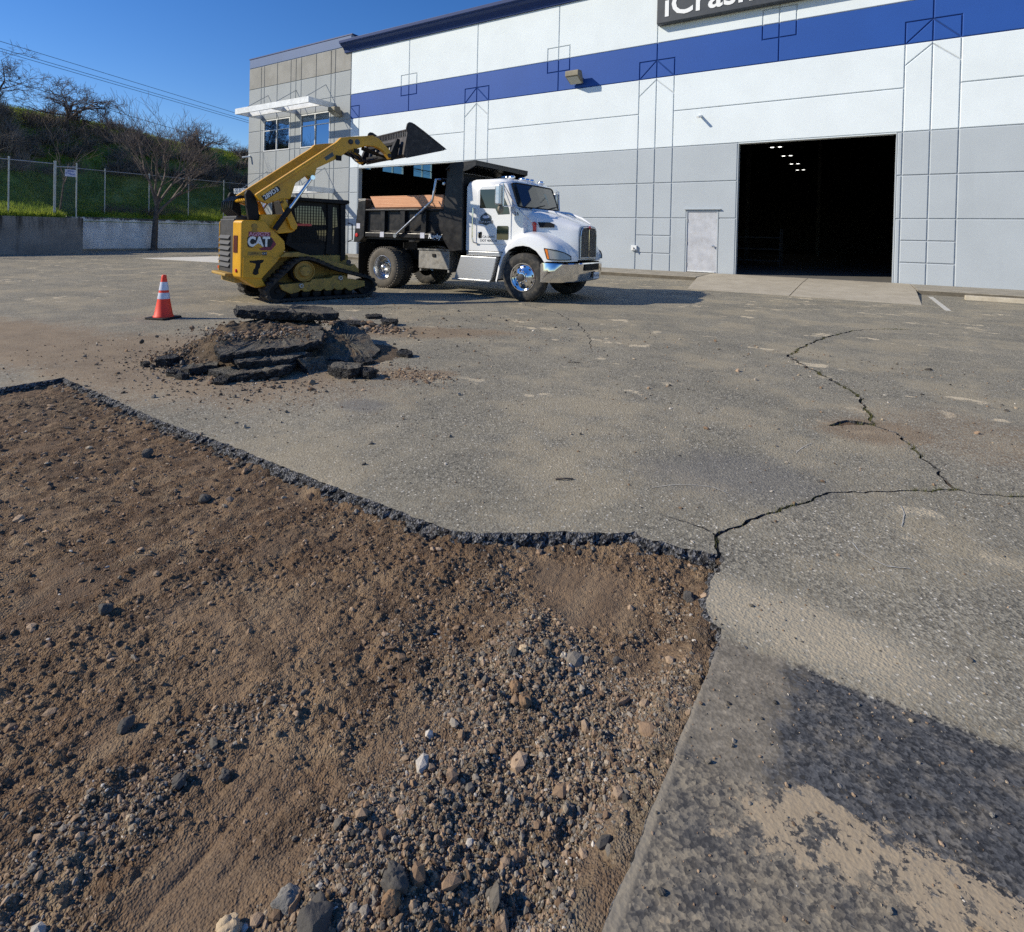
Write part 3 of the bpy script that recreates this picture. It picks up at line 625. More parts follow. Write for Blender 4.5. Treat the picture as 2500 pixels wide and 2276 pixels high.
o = stones('coarse_gravel', x, y, floor_h(x, y)[0], r, [0.30, 0.22, 0.16, 0.10, 0.10, 0.09, 0.02, 0.01], sink=0.25, jit=0.5); tag(o, 'coarser stones and clods lying on the gravel')
# black crumbs along the foot of the cut, and grit on the asphalt
k = rng.integers(0, len(pit), 3600); d = np.abs(rng.standard_normal(3600)) * 0.03 + 0.03
x = pit[k, 0] + rng.standard_normal(3600) * 0.02; y = pit[k, 1] - d
ok = inp(x, y) & (x < -0.5) & (y > 1.0); x = x[ok]; y = y[ok]; r = (0.0025 + 0.0012 * np.hypot(x, y)) * (1 + rng.pareto(3.2, len(x))).clip(1, 3.5)
o = stones('asphalt_crumbs', x, y, floor_h(x, y)[0], r, [0.10, 0.06, 0.10, 0.16, 0.05, 0.50, 0.02, 0.01]); tag(o, 'black asphalt crumbs along the foot of the cut edge')
x, y = scatter(3000, -8.5, 2.5, 1.0, 8.5, lambda a, b: (~inp(a, b)) * np.clip(0.12 + np.exp(-(((a + 5.6) / 1.6) ** 2 + ((b - 3.6) / 1.0) ** 2)) + 0.5 * np.exp(-((a + 0.3) / .4) ** 2 - ((b - 2.0) / .9) ** 2), 0, 1))
r = (0.0016 + 0.0006 * np.hypot(x, y)) * (1 + rng.pareto(3.4, len(x))).clip(1, 4)
o = stones('grit', x, y, 0 * x, r, [0.17, 0.14, 0.17, 0.10, 0.14, 0.16, 0.08, 0.04], sink=0.2); tag(o, 'loose grit scattered over the asphalt')

x, y = scatter(600, -0.42, 0.75, 0.9, 2.25, lambda a, b: (~inp(a, b)) * 1.0); r = 0.0016 * (1 + rng.pareto(2.6, len(x))).clip(1, 4.5)
o = stones('grit', x, y, 0 * x, r, [0.17, 0.20, 0.12, 0.10, 0.16, 0.10, 0.11, 0.04], sink=0.2); tag(o, 'small bits of stone on the dark strip right of the pit')
# ---- weeds in the cracks
def blades(name, pts, h, w, mat, label, lean=0.5, kindparent=None):
    n = len(pts); a = rng.random(n) * 6.283; l = lean * rng.random(n); hh = h * (0.4 + rng.random(n))
    dx, dy = np.cos(a), np.sin(a); b = rng.random(n) * 6.283
    p0 = pts + np.stack([np.cos(b) * w / 2, np.sin(b) * w / 2, 0 * a], 1); p1 = pts - np.stack([np.cos(b) * w / 2, np.sin(b) * w / 2, 0 * a], 1)
    tip = pts + np.stack([dx * l * hh, dy * l * hh, hh], 1)
    V = np.stack([p0, p1, tip], 1).reshape(-1, 3); F = np.arange(3 * n).reshape(-1, 3)
    return tag(np_mesh(name, V, F, mat, kindparent), label, kind='stuff')
pts = []
for k, dens in (('a', 40), ('b', 60), ('c', 25), ('e', 30)):
    _, mid, ww = CR[k]
    for q in range(len(mid)):
        g = max(0.0, float(perlin(np.array([mid[q][0] * 2.7]), np.array([mid[q][1] * 2.7]))[0]) + 0.25)
        for _ in range(int(dens * g * 0.6)): pts.append((mid[q][0] + rnd.gauss(0, ww[q] * 0.3), mid[q][1] + rnd.gauss(0, ww[q] * 0.3), -0.02))
fillv = []; fillf = []                                      # dirt lying in the cracks
for k in CR:
    _, mid, ww = CR[k]; t_ = np.gradient(mid, axis=0); t_ /= np.linalg.norm(t_, axis=1)[:, None] + 1e-9; n_ = np.stack([-t_[:, 1], t_[:, 0]], 1); o_ = len(fillv); zz = -0.016 + 0.010 * perlin(mid[:, 0] * 9, mid[:, 1] * 9)
    for q in range(len(mid)):
        for sg in (-1, 1): fillv.append((mid[q, 0] + sg * n_[q, 0] * (ww[q] / 2 + 0.012), mid[q, 1] + sg * n_[q, 1] * (ww[q] / 2 + 0.012), float(zz[q]) - (0.006 if sg > 0 else 0)))
    fillf += [(o_ + 2 * q, o_ + 2 * q + 1, o_ + 2 * q + 3, o_ + 2 * q + 2) for q in range(len(mid) - 1)]
tag(MB().add(fillv, fillf).build('crack_dirt', M['soil_heap']), 'dark dirt lying in the asphalt cracks', kind='stuff')
blades('crack_weeds', np.array(pts), 0.035, 0.006, M['weed'], 'dry green weeds growing in the asphalt cracks', 0.9)
# ------------------------------------------------------------------ pavement pieces
YW = 23.05                                                   # front plane of the warehouse wall
KF = 20.4                                                    # kerb face
sw = MB().prism([(KF, 0.0), (KF + 0.02, 0.13), (KF + 0.16, 0.135), (YW + 0.3, 0.135), (YW + 0.3, -0.1), (KF, -0.1)], 'x', -27.0, -5.0).build('sidewalk', M['kerb'], None, bevel=0.012)
tag(sw, 'grey concrete kerb and walk along the wall left of the apron', kind='structure')
sw2 = MB().prism([(KF, 0.0), (KF + 0.02, 0.13), (KF + 0.16, 0.135), (YW + 0.3, 0.135), (YW + 0.3, -0.1), (KF, -0.1)], 'x', 1.46, 14.0).build('sidewalk', M['kerb'], None, bevel=0.012)
tag(sw2, 'grey concrete kerb and walk right of the apron', kind='structure')
apr = empty('driveway_apron', (-1.6, 19.8, 0)); tag(apr, 'pale concrete ramp in front of the open roller door', kind='structure')
for x0, x1, x2, x3 in ((-4.35, -1.625, -1.625, -4.97), (-1.60, 1.30, 1.43, -1.60)):
    q = [(x0 + 1.6, -3.0, 0.004), (x1 + 1.6, -3.0, 0.004), (x2 + 1.6, 0.7, 0.12), (x2 + 1.6, 3.2, 0.145), (x3 + 1.6, 3.2, 0.145), (x3 + 1.6, 0.7, 0.12)]
    MB().add(q + [(p[0], p[1], -0.1) for p in q], [(0, 1, 2, 5), (5, 2, 3, 4), (11, 8, 7, 6), (10, 9, 8, 11)] + [(i, 6 + i, 6 + (i + 1) % 6, (i + 1) % 6) for i in range(6)]).build('concrete_bay', M['concrete'], apr)
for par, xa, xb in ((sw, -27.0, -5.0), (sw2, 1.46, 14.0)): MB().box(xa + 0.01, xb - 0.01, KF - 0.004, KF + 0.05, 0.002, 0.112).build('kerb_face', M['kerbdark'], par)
pad = MB().prism([(-28.5, 12.7), (-23.2, 13.5), (-20.5, 14.2), (-20.5, 17.5), (-28.7, 16.9)], 'z', -0.1, 0.012).build('concrete_pad', M['pad']); tag(pad, 'pale concrete slab lying beyond the loader', kind='structure')
st = MB().box(1.66, 1.77, 15.9, 19.7, 0.0, 0.004).build('parking_line', M['paintline']); tag(st, 'worn white bay line beside the apron', kind='structure')
ws = MB().prism([(19.28, 0.0), (19.31, 0.11), (19.36, 0.13), (19.42, 0.13), (19.47, 0.11), (19.50, 0.0)], 'x', 2.44, 4.3).build('wheel_stop', M['stop'], None, bevel=0.01); tag(ws, 'low concrete wheel stop lying in front of the kerb', 'wheel stop')

# ------------------------------------------------------------------ warehouse with office block
bld = empty('industrial_building', (-16.0, YW, 0.0)); tag(bld, 'long white and grey warehouse with blue band and a grey office end', 'building')
OX = 16.0
class BW:                                                    # world coordinates -> building coordinates
    def __init__(s): s.m = MB()
    def box(s, x0, x1, y0, y1, z0, z1): s.m.box(x0 + OX, x1 + OX, y0 - YW, y1 - YW, z0, z1); return s
    def prism(s, poly, ax, a, b):
        if ax == 'y': s.m.prism([(p[0] + OX, p[1]) for p in poly], 'y', a - YW, b - YW)
        elif ax == 'x': s.m.prism([(p[0] - YW, p[1]) for p in poly], 'x', a + OX, b + OX)
        return s
    def tube(s, pts, r, n=8): s.m.tube([(p[0] + OX, p[1] - YW, p[2]) for p in pts], r, n); return s
    def build(s, name, mat, parent=None, **k): return s.m.build(name, mat, parent or bld, **k)
EPS = 1e-6
def on_seg(p, a, b):
    ax, ay = b[0] - a[0], b[1] - a[1]; L = math.hypot(ax, ay)
    if L < EPS: return False
    t = ((p[0] - a[0]) * ax + (p[1] - a[1]) * ay) / L
    return -1e-5 <= t <= L + 1e-5 and abs((p[0] - a[0]) * ay - (p[1] - a[1]) * ax) / L < 1e-4
def ins(P, p):
    for i, q in enumerate(P):
        if math.hypot(q[0] - p[0], q[1] - p[1]) < 1e-4: return P, i
    for i in range(len(P)):
        if on_seg(p, P[i], P[(i + 1) % len(P)]): return P[:i + 1] + [p] + P[i + 1:], i + 1
    return P, -1
def pin(P, p):
    if any(on_seg(p, P[i], P[(i + 1) % len(P)]) for i in range(len(P))): return False
    return bool(inside(np.array(P), np.array([p[0]]), np.array([p[1]]))[0])
def split(polys, path):
    A, B = path[0], path[-1]; mid = ((path[0][0] + path[1][0]) / 2, (path[0][1] + path[1][1]) / 2)
    for k, P in enumerate(polys):
        if not pin(P, mid): continue
        P1, ia = ins(P, A)
        if ia < 0: continue
        P2, ib = ins(P1, B)
        if ib < 0: continue
        P2, ia = ins(P2, A); n = len(P2)
        c1 = []; i = ia
        while i != ib: c1.append(P2[i]); i = (i + 1) % n
        c1.append(P2[ib]); c2 = []; i = ib
        while i != ia: c2.append(P2[i]); i = (i + 1) % n
        c2.append(P2[ia]); inner = list(path[1:-1])
        polys[k] = c1 + inner[::-1]; polys.append(c2 + inner); return polys
    return polys
def vline(polys, x, z0, z1):
    for P in list(polys):
        zs = []
        for i in range(len(P)):
            a, b = P[i], P[(i + 1) % len(P)]
            if (a[0] - x) * (b[0] - x) < 0: zs.append(a[1] + (b[1] - a[1]) * (x - a[0]) / (b[0] - a[0]))
            elif abs(a[0] - x) < EPS: zs.append(a[1])
        zs = sorted(set(round(q, 5) for q in zs))
        if len(zs) >= 2 and zs[0] >= z0 - 1e-4 and zs[-1] <= z1 + 1e-4: split(polys, [(x, zs[0]), (x, zs[-1])])
def hline(polys, z, x0, x1):
    T2 = [[(p[1], p[0]) for p in P] for P in polys]; vline(T2, z, x0, x1); polys[:] = [[(p[1], p[0]) for p in P] for P in T2]
def area(P): return 0.5 * sum(P[i][0] * P[(i + 1) % len(P)][1] - P[(i + 1) % len(P)][0] * P[i][1] for i in range(len(P)))
def inset(P, d):
    if area(P) < 0: P = P[::-1]
    Q = []
    for a in P:                                              # drop collinear points
        Q.append(a)
    P = [Q[i] for i in range(len(Q)) if abs((Q[i][0] - Q[i - 1][0]) * (Q[(i + 1) % len(Q)][1] - Q[i][1]) - (Q[i][1] - Q[i - 1][1]) * (Q[(i + 1) % len(Q)][0] - Q[i][0])) > 1e-6]
    out = []; n = len(P)
    for i in range(n):
        a, b, c = P[i - 1], P[i], P[(i + 1) % n]
        d1 = Vector((b[0] - a[0], b[1] - a[1])).normalized(); d2 = Vector((c[0] - b[0], c[1] - b[1])).normalized()
        n1 = Vector((-d1.y, d1.x)); n2 = Vector((-d2.y, d2.x)); k = 1 + n1.dot(n2)
        m = (n1 + n2) / max(k, 0.25)
        out.append((b[0] + m.x * d, b[1] + m.y * d))
    return out
def panel(P, mat, g=0.023, cham=0.019):
    b = inset(P, g - 0.008); f = inset(P, g + cham - 0.008); n = len(b); mb = MB()
    mb.add([(p[0] + OX, 0.045, p[1]) for p in b] + [(p[0] + OX, 0.018, p[1]) for p in b] + [(p[0] + OX, 0.0, p[1]) for p in f],
           [tuple(range(2 * n, 3 * n))] + [(i, (i + 1) % n, n + (i + 1) % n, n + i) for i in range(n)] + [(n + i, n + (i + 1) % n, 2 * n + (i + 1) % n, 2 * n + i) for i in range(n)])
    return mb.build('panel', mat, bld)
def cent(P): return (sum(p[0] for p in P) / len(P), sum(p[1] for p in P) / len(P))
Z0, ZT = 0.10, 12.33
JX = [-26.29, -16.88, -7.48, 1.87, 11.27]
for bi in range(4):
    xa, xb = JX[bi], JX[bi + 1]; xm = (xa + xb) / 2; c0, c1 = xa + 0.75, xb - 0.75
    polys = [[(xa, Z0), (xb, Z0), (xb, ZT), (xa, ZT)]]
    hline(polys, 8.28, xa, xb); hline(polys, 9.74, xa, xb)
    vline(polys, c0, Z0, 8.28); vline(polys, c1, Z0, 8.28)
    hline(polys, 5.30, xa, xb); hline(polys, 3.82, xa, xb); hline(polys, 2.34, xa, xb)
    hline(polys, 6.80, c0, c1); 
    for z in (1.60, 0.85): hline(polys, z, xa, c0); hline(polys, z, c1, xb)
    split(polys, [(xa, 8.20), (c0, 7.55)]); split(polys, [(xb, 8.20), (c1, 7.55)])
    vline(polys, xm, 8.28, 9.74); vline(polys, xm, 9.74, ZT)
    split(polys, [(xa, 9.02), (c0, 9.02), (c0, 8.28)]); split(polys, [(xb, 9.02), (c1, 9.02), (c1, 8.28)])
    split(polys, [(xa, 9.02), (c0, 8.28)]); split(polys, [(xb, 9.02), (c1, 8.28)])
    for sgn in (-1, 1):
        split(polys, [(xm, 9.19), (xm + sgn * 0.58, 9.19), (xm + sgn * 0.58, 9.74)]); split(polys, [(xm + sgn * 0.58, 9.74), (xm + sgn * 0.58, 10.33), (xm, 10.33)])
    holes = []
    if bi == 0: holes = [(c0, c1, Z0, 5.30)]
    if bi == 2:
        for z0, z1 in ((Z0, 2.34), (2.34, 3.82), (3.82, 5.30)): vline(polys, -4.17, z0, z1); vline(polys, 0.97, z0, z1)
        vline(polys, -6.09, Z0, 2.34); vline(polys, -4.83, Z0, 2.34); split(polys, [(-6.09, 2.34), (-6.09, 2.67), (-4.83, 2.67), (-4.83, 2.34)])
        holes = [(-4.17, 0.97, Z0, 5.30), (-6.09, -4.83, Z0, 2.67)]
    for P in polys:
        cx = (min(p[0] for p in P) + max(p[0] for p in P)) / 2; cz = cent(P)[1]
        if any(h[0] - 1e-3 <= min(p[0] for p in P) and max(p[0] for p in P) <= h[1] + 1e-3 and max(p[1] for p in P) <= h[3] + 1e-3 for h in holes): continue
        panel(P, M['w_white'] if cz > 9.74 else M['w_blue'] if cz > 8.28 else M['w_white'] if cz > 5.30 else M['w_grey'])
# the wall behind the joints, with its openings
def backing(x0, x1, z0, z1, mat): BW().box(x0, x1, YW + 0.035, YW + 0.22, z0, z1).build('wall', mat)
backing(-26.29, 11.27, 9.74, 12.33, M['joint']); backing(-26.29, 11.27, 8.28, 9.74, M['joint_blue']); backing(-26.29, 11.27, 5.30, 8.28, M['joint'])
for x0, x1 in ((-26.29, -25.54), (-17.63, -6.09), (-4.83, -4.17), (0.97, 11.27)): backing(x0, x1, 0.0, 5.30, M['joint'])
backing(-6.09, -4.83, 2.67, 5.30, M['joint'])
for x0, x1 in ((-25.54, -17.63), (-4.17, 0.97)):            # opening linings
    BW().box(x0, x0 + 0.03, YW + 0.01, YW + 0.30, 0.0, 5.30).build('door_jamb', M['w_grey']); BW().box(x1 - 0.03, x1, YW + 0.01, YW + 0.30, 0.0, 5.30).build('door_jamb', M['w_grey'])
    BW().box(x0 + 0.03, x1 - 0.03, YW + 0.01, YW + 0.30, 5.27, 5.30).build('lintel', M['w_white'])
    BW().tube([((x0 + x1) / 2 - (x1 - x0) / 2 + 0.05, YW + 0.62, 5.62), (x1 - 0.05, YW + 0.62, 5.62)], 0.24, 14).build('roller_shutter', M['darkgrey'])
BW().prism([(23.04, 12.30), (22.96, 12.30), (22.93, 12.44), (22.80, 12.60), (22.62, 12.68), (22.60, 12.74), (22.52, 12.76), (22.50, 12.92), (23.30, 12.92), (23.30, 12.34), (23.04, 12.34)], 'x', -26.82, 11.3).build('cornice', M['w_bluedark'], bevel=0.012)
# office block
OXL, OXR = -36.72, -26.31
polys = [[(OXL, Z0), (OXR, Z0), (OXR, 13.37), (OXL, 13.37)]]
for z in (12.72, 11.25, 9.76, 8.27, 6.80, 5.33, 3.85, 2.36): hline(polys, z, OXL, OXR)
for x in (-35.30, -34.95, -33.52, -32.07, -31.54, -31.00, -29.53, -28.11, -27.72):
    zs = [Z0, 2.36, 3.85, 5.33, 6.80, 8.27, 9.76, 11.25, 12.72]
    for a, b in zip(zs[:-1], zs[1:]): vline(polys, x, a, b)
for x0, x1 in ((-34.95, -32.07), (-31.00, -28.11)): hline(polys, 8.97, x0, x1)
for x0, x1 in ((-33.52, -32.07), (-31.0, -29.53)): hline(polys, 3.2, x0, x1)
owin = [(-34.95, -32.07), (-31.00, -28.11)]
for P in polys:
    x0, x1 = min(p[0] for p in P), max(p[0] for p in P); z0, z1 = min(p[1] for p in P), max(p[1] for p in P)
    if any(x0 >= a - 1e-3 and x1 <= b + 1e-3 for a, b in owin) and z0 >= 6.79 and z1 <= 8.98: continue
    if x0 > -33.53 and x1 < -29.52 and z1 < 3.21 and not (-32.08 < x0 and x1 < -30.99): continue
    panel(P, M['w_paleblue'] if z0 > 12.7 else M['w_bare'] if z0 > 11.2 else M['w_officegrey'])
def backing_o(x0, x1, z0, z1): BW().box(x0, x1, YW + 0.035, YW + 0.22, z0, z1).build('wall', M['joint'])
backing_o(OXL, OXR, 8.97, 13.37); backing_o(OXL, OXR, 3.2, 6.80); backing_o(OXL, -34.95, 6.8, 8.97); backing_o(-32.07, -31.0, 6.8, 8.97); backing_o(-28.11, OXR, 6.8, 8.97)
backing_o(OXL, -33.52, 0, 3.2); backing_o(-32.07, -31.0, 0, 3.2); backing_o(-29.53, OXR, 0, 3.2)
BW().box(OXL, OXR + 0.03, YW + 0.22, YW + 0.62, 12.4, 13.36).build('parapet', M['w_bluedark']); BW().box(OXL - 0.03, OXR + 0.06, YW - 0.02, YW + 0.66, 13.37, 13.44).build('coping', M['w_bluedark'])
def window(x0, x1, z0, z1, rows, cols, yf=YW):
    w = BW()
    fw = 0.06
    for a, b, c, d in ((x0, x1, z0, z0 + fw), (x0, x1, z1 - fw, z1), (x0, x0 + fw, z0 + fw, z1 - fw), (x1 - fw, x1, z0 + fw, z1 - fw)): w.box(a, b, yf - 0.02, yf + 0.12, c, d)
    for c in cols: w.box(c - 0.03, c + 0.03, yf - 0.015, yf + 0.11, z0 + fw, z1 - fw)
    for r_ in rows:
        xs = [x0 + fw] + [q for c in cols for q in (c - 0.03, c + 0.03)] + [x1 - fw]
        for i in range(0, len(xs), 2): w.box(xs[i], xs[i + 1], yf - 0.005, yf + 0.10, r_ - 0.025, r_ + 0.025)
    fo = w.build('window', M['alu'])
    zs = [z0 + fw] + [q for r_ in rows for q in (r_ - 0.025, r_ + 0.025)] + [z1 - fw]; xs = [x0 + fw] + [q for c in cols for q in (c - 0.03, c + 0.03)] + [x1 - fw]
    for i in range(0, len(xs), 2):
        for j in range(0, len(zs), 2):
            p = BW().box(xs[i], xs[i + 1], yf + 0.05, yf + 0.06, zs[j], zs[j + 1]).build('pane', M['glass'], fo)
            p.rotation_euler = (rnd.uniform(-0.0006, 0.0006), 0, rnd.uniform(-0.0006, 0.0006))
for a, b in owin: window(a + 0.02, b - 0.02, 6.82, 8.95, [8.22], [(a + b) / 2])
for a, b in ((-33.52, -32.07), (-31.0, -29.53)): window(a + 0.02, b - 0.02, 0.15, 3.18, [2.4], [(a + b) / 2])
def canopy(x0, x1, yf, z0, z1, rodz, rods):
    c = BW(); t = 0.10
    c.box(x0, x1, yf, yf + t, z0, z1)                                            # front fascia
    c = c.build('canopy', M['alu'], bevel=0.006)
    xm = (x0 + x1) / 2; ym = (yf + YW) / 2
    for a in (x0, xm - t / 2, x1 - t): BW().box(a, a + t, yf + t, YW + 0.02, z0 + 0.02, z1 - 0.02).build('beam', M['alu'], c)
    for a, b in ((x0 + t, xm - t / 2), (xm + t / 2, x1 - t)): BW().box(a, b, ym, ym + t, z0 + 0.02, z1 - 0.02).build('beam', M['alu'], c)
    for x in rods: BW().tube([(x, yf + 0.15, z1 - 0.03), (x, YW + 0.02, rodz)], 0.022, 6).build('tie_rod', M['galv'], c)
canopy(-35.31, -27.80, 21.19, 9.06, 9.43, 10.65, (-34.5, -31.5, -28.58))
canopy(-35.11, -27.65, 21.07, 3.78, 4.13, 5.45, (-34.5, -31.4, -28.55))
# steel service door
dr = BW().box(-6.05, -4.87, YW + 0.02, YW + 0.07, 0.15, 2.60).build('door', M['doorpaint'], bevel=0.006)
fr = BW().box(-6.09, -6.05, YW - 0.01, YW + 0.2, 0.13, 2.64).box(-4.87, -4.83, YW - 0.01, YW + 0.2, 0.13, 2.64).box(-6.09, -4.83, YW - 0.012, YW + 0.2, 2.605, 2.668).build('door_frame', M['w_grey'])
BW().box(-6.16, -4.74, YW - 0.09, YW + 0.0, 2.69, 2.72).build('drip_cap', M['w_grey'])
BW().box(-6.0, -4.92, YW - 0.012, YW + 0.02, 0.16, 0.20).build('kick_strip', M['alu'], dr)
for z in (0.45, 1.32, 2.25): BW().tube([(-6.045, YW + 0.005, z - 0.07), (-6.045, YW + 0.005, z + 0.07)], 0.018, 8).build('hinge', M['dullsteel'], dr)
MB().lathe((-4.99 + OX, 0.0, 1.22), 'y', [(0.0, -0.075), (0.045, -0.07), (0.05, -0.045), (0.02, -0.03), (0.02, 0.02)], 14).build('knob', M['steel'], dr, smooth=True)
# shell and inside
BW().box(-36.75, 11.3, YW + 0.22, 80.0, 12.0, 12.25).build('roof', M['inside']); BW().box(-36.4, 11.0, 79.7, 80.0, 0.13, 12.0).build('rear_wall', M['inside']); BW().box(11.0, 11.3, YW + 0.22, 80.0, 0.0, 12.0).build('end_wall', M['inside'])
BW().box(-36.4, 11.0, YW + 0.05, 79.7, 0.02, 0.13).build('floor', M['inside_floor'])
EW = [(31.65, 34.4), (35.72, 38.47), (39.76, 42.52)]
ys = [YW + 0.22] + [q for e in EW for q in e] + [80.0]
e = BW()
for i in range(0, len(ys), 2): e.box(-36.72, -36.42, ys[i], ys[i + 1], 0.0, 12.0)
for a, b in EW: e.box(-36.72, -36.42, a, b, 0.0, 6.86); e.box(-36.72, -36.42, a, b, 8.98, 12.0)
e.build('end_wall', M['inside'])
T = NT('clear_glass'); tr = T.n('BsdfTransparent'); tr.inputs[0].default_value = (0.42, 0.55, 0.62, 1); gl = T.n('BsdfGlossy'); gl.inputs['Roughness'].default_value = 0.02; mx = T.n('MixShader'); mx.inputs[0].default_value = 0.06
T.t.links.new(tr.outputs[0], mx.inputs[1]); T.t.links.new(gl.outputs[0], mx.inputs[2]); T.t.links.new(mx.outputs[0], T.t.nodes['Material Output'].inputs[0]); M['clear'] = T.m
for a, b in EW:
    c = (a + b) / 2; f = BW()
    for y0, y1, z0, z1 in ((a, b, 6.86, 6.93), (a, b, 8.91, 8.98), (a, a + 0.07, 6.93, 8.91), (b - 0.07, b, 6.93, 8.91), (c - 0.035, c + 0.035, 6.93, 8.91)): f.box(-36.66, -36.45, y0, y1, z0, z1)
    for y0, y1 in ((a + 0.07, c - 0.035), (c + 0.035, b - 0.07)): f.box(-36.60, -36.50, y0, y1, 7.60, 7.66)
    fo = f.build('window', M['alu'])
    for y0, y1 in ((a + 0.07, c - 0.035), (c + 0.035, b - 0.07)):
        for z0, z1 in ((6.93, 7.60), (7.66, 8.91)): BW().box(-36.56, -36.555, y0, y1, z0, z1).build('pane', M['clear'], fo)
for x in (-7.5, 1.9): BW().box(x - 0.15, x + 0.15, 46.0, 46.3, 0.13, 12.0).build('interior_column', M['inside'])
BW().box(-3.62, -3.32, 60.0, 60.3, 0.13, 12.0).build('interior_column', M['inside_floor'])
for k, (x, y) in enumerate(((-6.34, 52.1), (-6.07, 57.8), (-6.0, 64.1), (-5.94, 69.8))):
    h = empty('ceiling_light', (x, y, 9.5)); tag(h, ('highest and nearest of the lit twin lamps inside the warehouse', 'second lit twin lamp from the top inside the warehouse', 'third lit twin lamp from the top inside the warehouse', 'lowest and farthest of the lit twin lamps inside the warehouse')[k], 'ceiling light', 'lit lamps inside the warehouse')
    for s in (-1, 1):
        MB().lathe((s * 0.30, 0, 0), 'z', [(0.05, 0.42), (0.10, 0.30), (0.26, 0.02), (0.27, 0.0)], 16, cap=False).build('lamp_shade', M['dullsteel'], h, smooth=True)
        MB().lathe((s * 0.30, 0, 0), 'z', [(0.0, -0.02), (0.13, -0.015), (0.155, 0.03), (0.0, 0.06)], 16).build('bulb', M['lit'], h, smooth=True)
        MB().cyl((s * 0.30, 0, 0.40), (s * 0.30, 0, 2.50), 0.012, 6).build('suspension_rod', M['dullsteel'], h)
# inside the right bay: dim machinery silhouettes on the floor
def crate(name, lab, x, y, w, d, h):
    b = empty(name, (x, y, 0.13)); tag(b, lab, 'rack')
    for sx in (-w / 2, w / 2 - 0.06):
        for sy in (-d / 2, d / 2 - 0.06): MB().box(sx, sx + 0.06, sy, sy + 0.06, 0, h).build('post', M['inside'], b)
    for k in range(3): MB().box(-w / 2 + 0.061, w / 2 - 0.061, -d / 2, d / 2, 0.25 + k * h / 3.2, 0.31 + k * h / 3.2).build('shelf', M['inside'], b)
crate('storage_rack', 'dim metal storage rack just inside the open roller door', -4.9, 33.0, 2.6, 0.9, 2.0)

# ------------------------------------------------------------------ things fixed to the building
def wall_lamp(x0, x1, zc, lab):
    w = x1 - x0; o = empty('wall_lamp', ((x0 + x1) / 2, YW, zc)); tag(o, lab, 'wall lamp', 'box lamps on the facade')
    MB().prism([(-0.30, 0.26), (-0.66, 0.22), (-0.70, 0.18), (-0.70, -0.03), (-0.66, -0.05), (-0.14, -0.27), (-0.10, -0.22)], 'x', -w / 2, w / 2).build('housing', M['lampbox'], o, bevel=0.015)
    MB().add([(s * (w / 2 - 0.05), y, z) for s, y, z in ((-1, -0.645, -0.062), (1, -0.645, -0.062), (1, -0.16, -0.268), (-1, -0.16, -0.268))] + [(s * (w / 2 - 0.05), y, z) for s, y, z in ((-1, -0.65, -0.075), (1, -0.65, -0.075), (1, -0.165, -0.281), (-1, -0.165, -0.281))],
             [(0, 1, 2, 3), (7, 6, 5, 4), (0, 4, 5, 1), (1, 5, 6, 2), (2, 6, 7, 3), (3, 7, 4, 0)]).build('lens', M['lens'], o)
    MB().box(-0.12, 0.12, -0.22, 0.0, -0.1, 0.12).build('wall_bracket', M['lampbox'], o, bevel=0.01)
wall_lamp(-11.47, -10.83, 8.72, 'tan box lamp on the blue band above the dump truck'); wall_lamp(-27.50, -26.90, 8.76, 'tan box lamp beside the upper canopy of the office end')
sg = empty('shop_sign', (-3.6, YW, 10.42)); tag(sg, 'dark charcoal sign box with large white lettering at the top of the wall', 'sign')
MB().box(-3.84, 3.6, -0.33, 0.0, 0.0, 1.75).build('sign_box', M['signgrey'], sg, bevel=0.03)
lt = text_mesh('lettering', 'iCrash', 1.38, M['signwhite'], sg, frame_mat((0, -0.338, 0), (1, 0, 0), (0, 0, 1)), 0.012, 'LEFT', bold=0.020)
lv = np.array([v.co[:] for v in lt.data.vertices]); k_ = 3.42 / (lv[:, 0].max() - lv[:, 0].min())
for v in lt.data.vertices: v.co.x = (v.co.x - lv[:, 0].min()) * k_ - 3.50; v.co.z += 0.225 - lv[:, 2].min()
def security_camera(x, z, lab, s=1.0, side=0.0):
    o = empty('security_camera', (x, YW, z)); tag(o, lab, 'camera', 'wall cameras')
    MB().cyl((0, 0, 0), (0, -0.05 * s, 0), 0.055 * s, 12).build('mount', M['alu'], o); MB().tube([(0, -0.04 * s, 0), (0, -0.12 * s, -0.02 * s), (0, -0.16 * s, -0.05 * s)], 0.02 * s, 8).build('arm', M['alu'], o)
    MB().cyl((0.02 * s + side * 0.1, -0.05 * s, -0.03 * s), (-0.02 * s - side * 0.2, -0.36 * s, -0.12 * s), 0.05 * s, 14).build('body', M['alu'], o)
security_camera(-5.63, 6.50, 'white bullet camera on the wall above the service door', 1.0); security_camera(-36.5, 6.62, 'small bullet camera at the left corner of the office end', 1.2, 1.0)
hb = empty('hose_bib', (-8.27, YW, 1.06)); tag(hb, 'small pale hose tap on the grey wall behind the truck bonnet', 'tap')
MB().box(-0.12, 0.12, -0.10, 0.0, -0.12, 0.10).build('box', M['alu'], hb, bevel=0.01); MB().tube([(0, -0.1, 0), (0, -0.16, -0.02), (0, -0.18, -0.10)], 0.025, 8).build('spout', M['dullsteel'], hb)
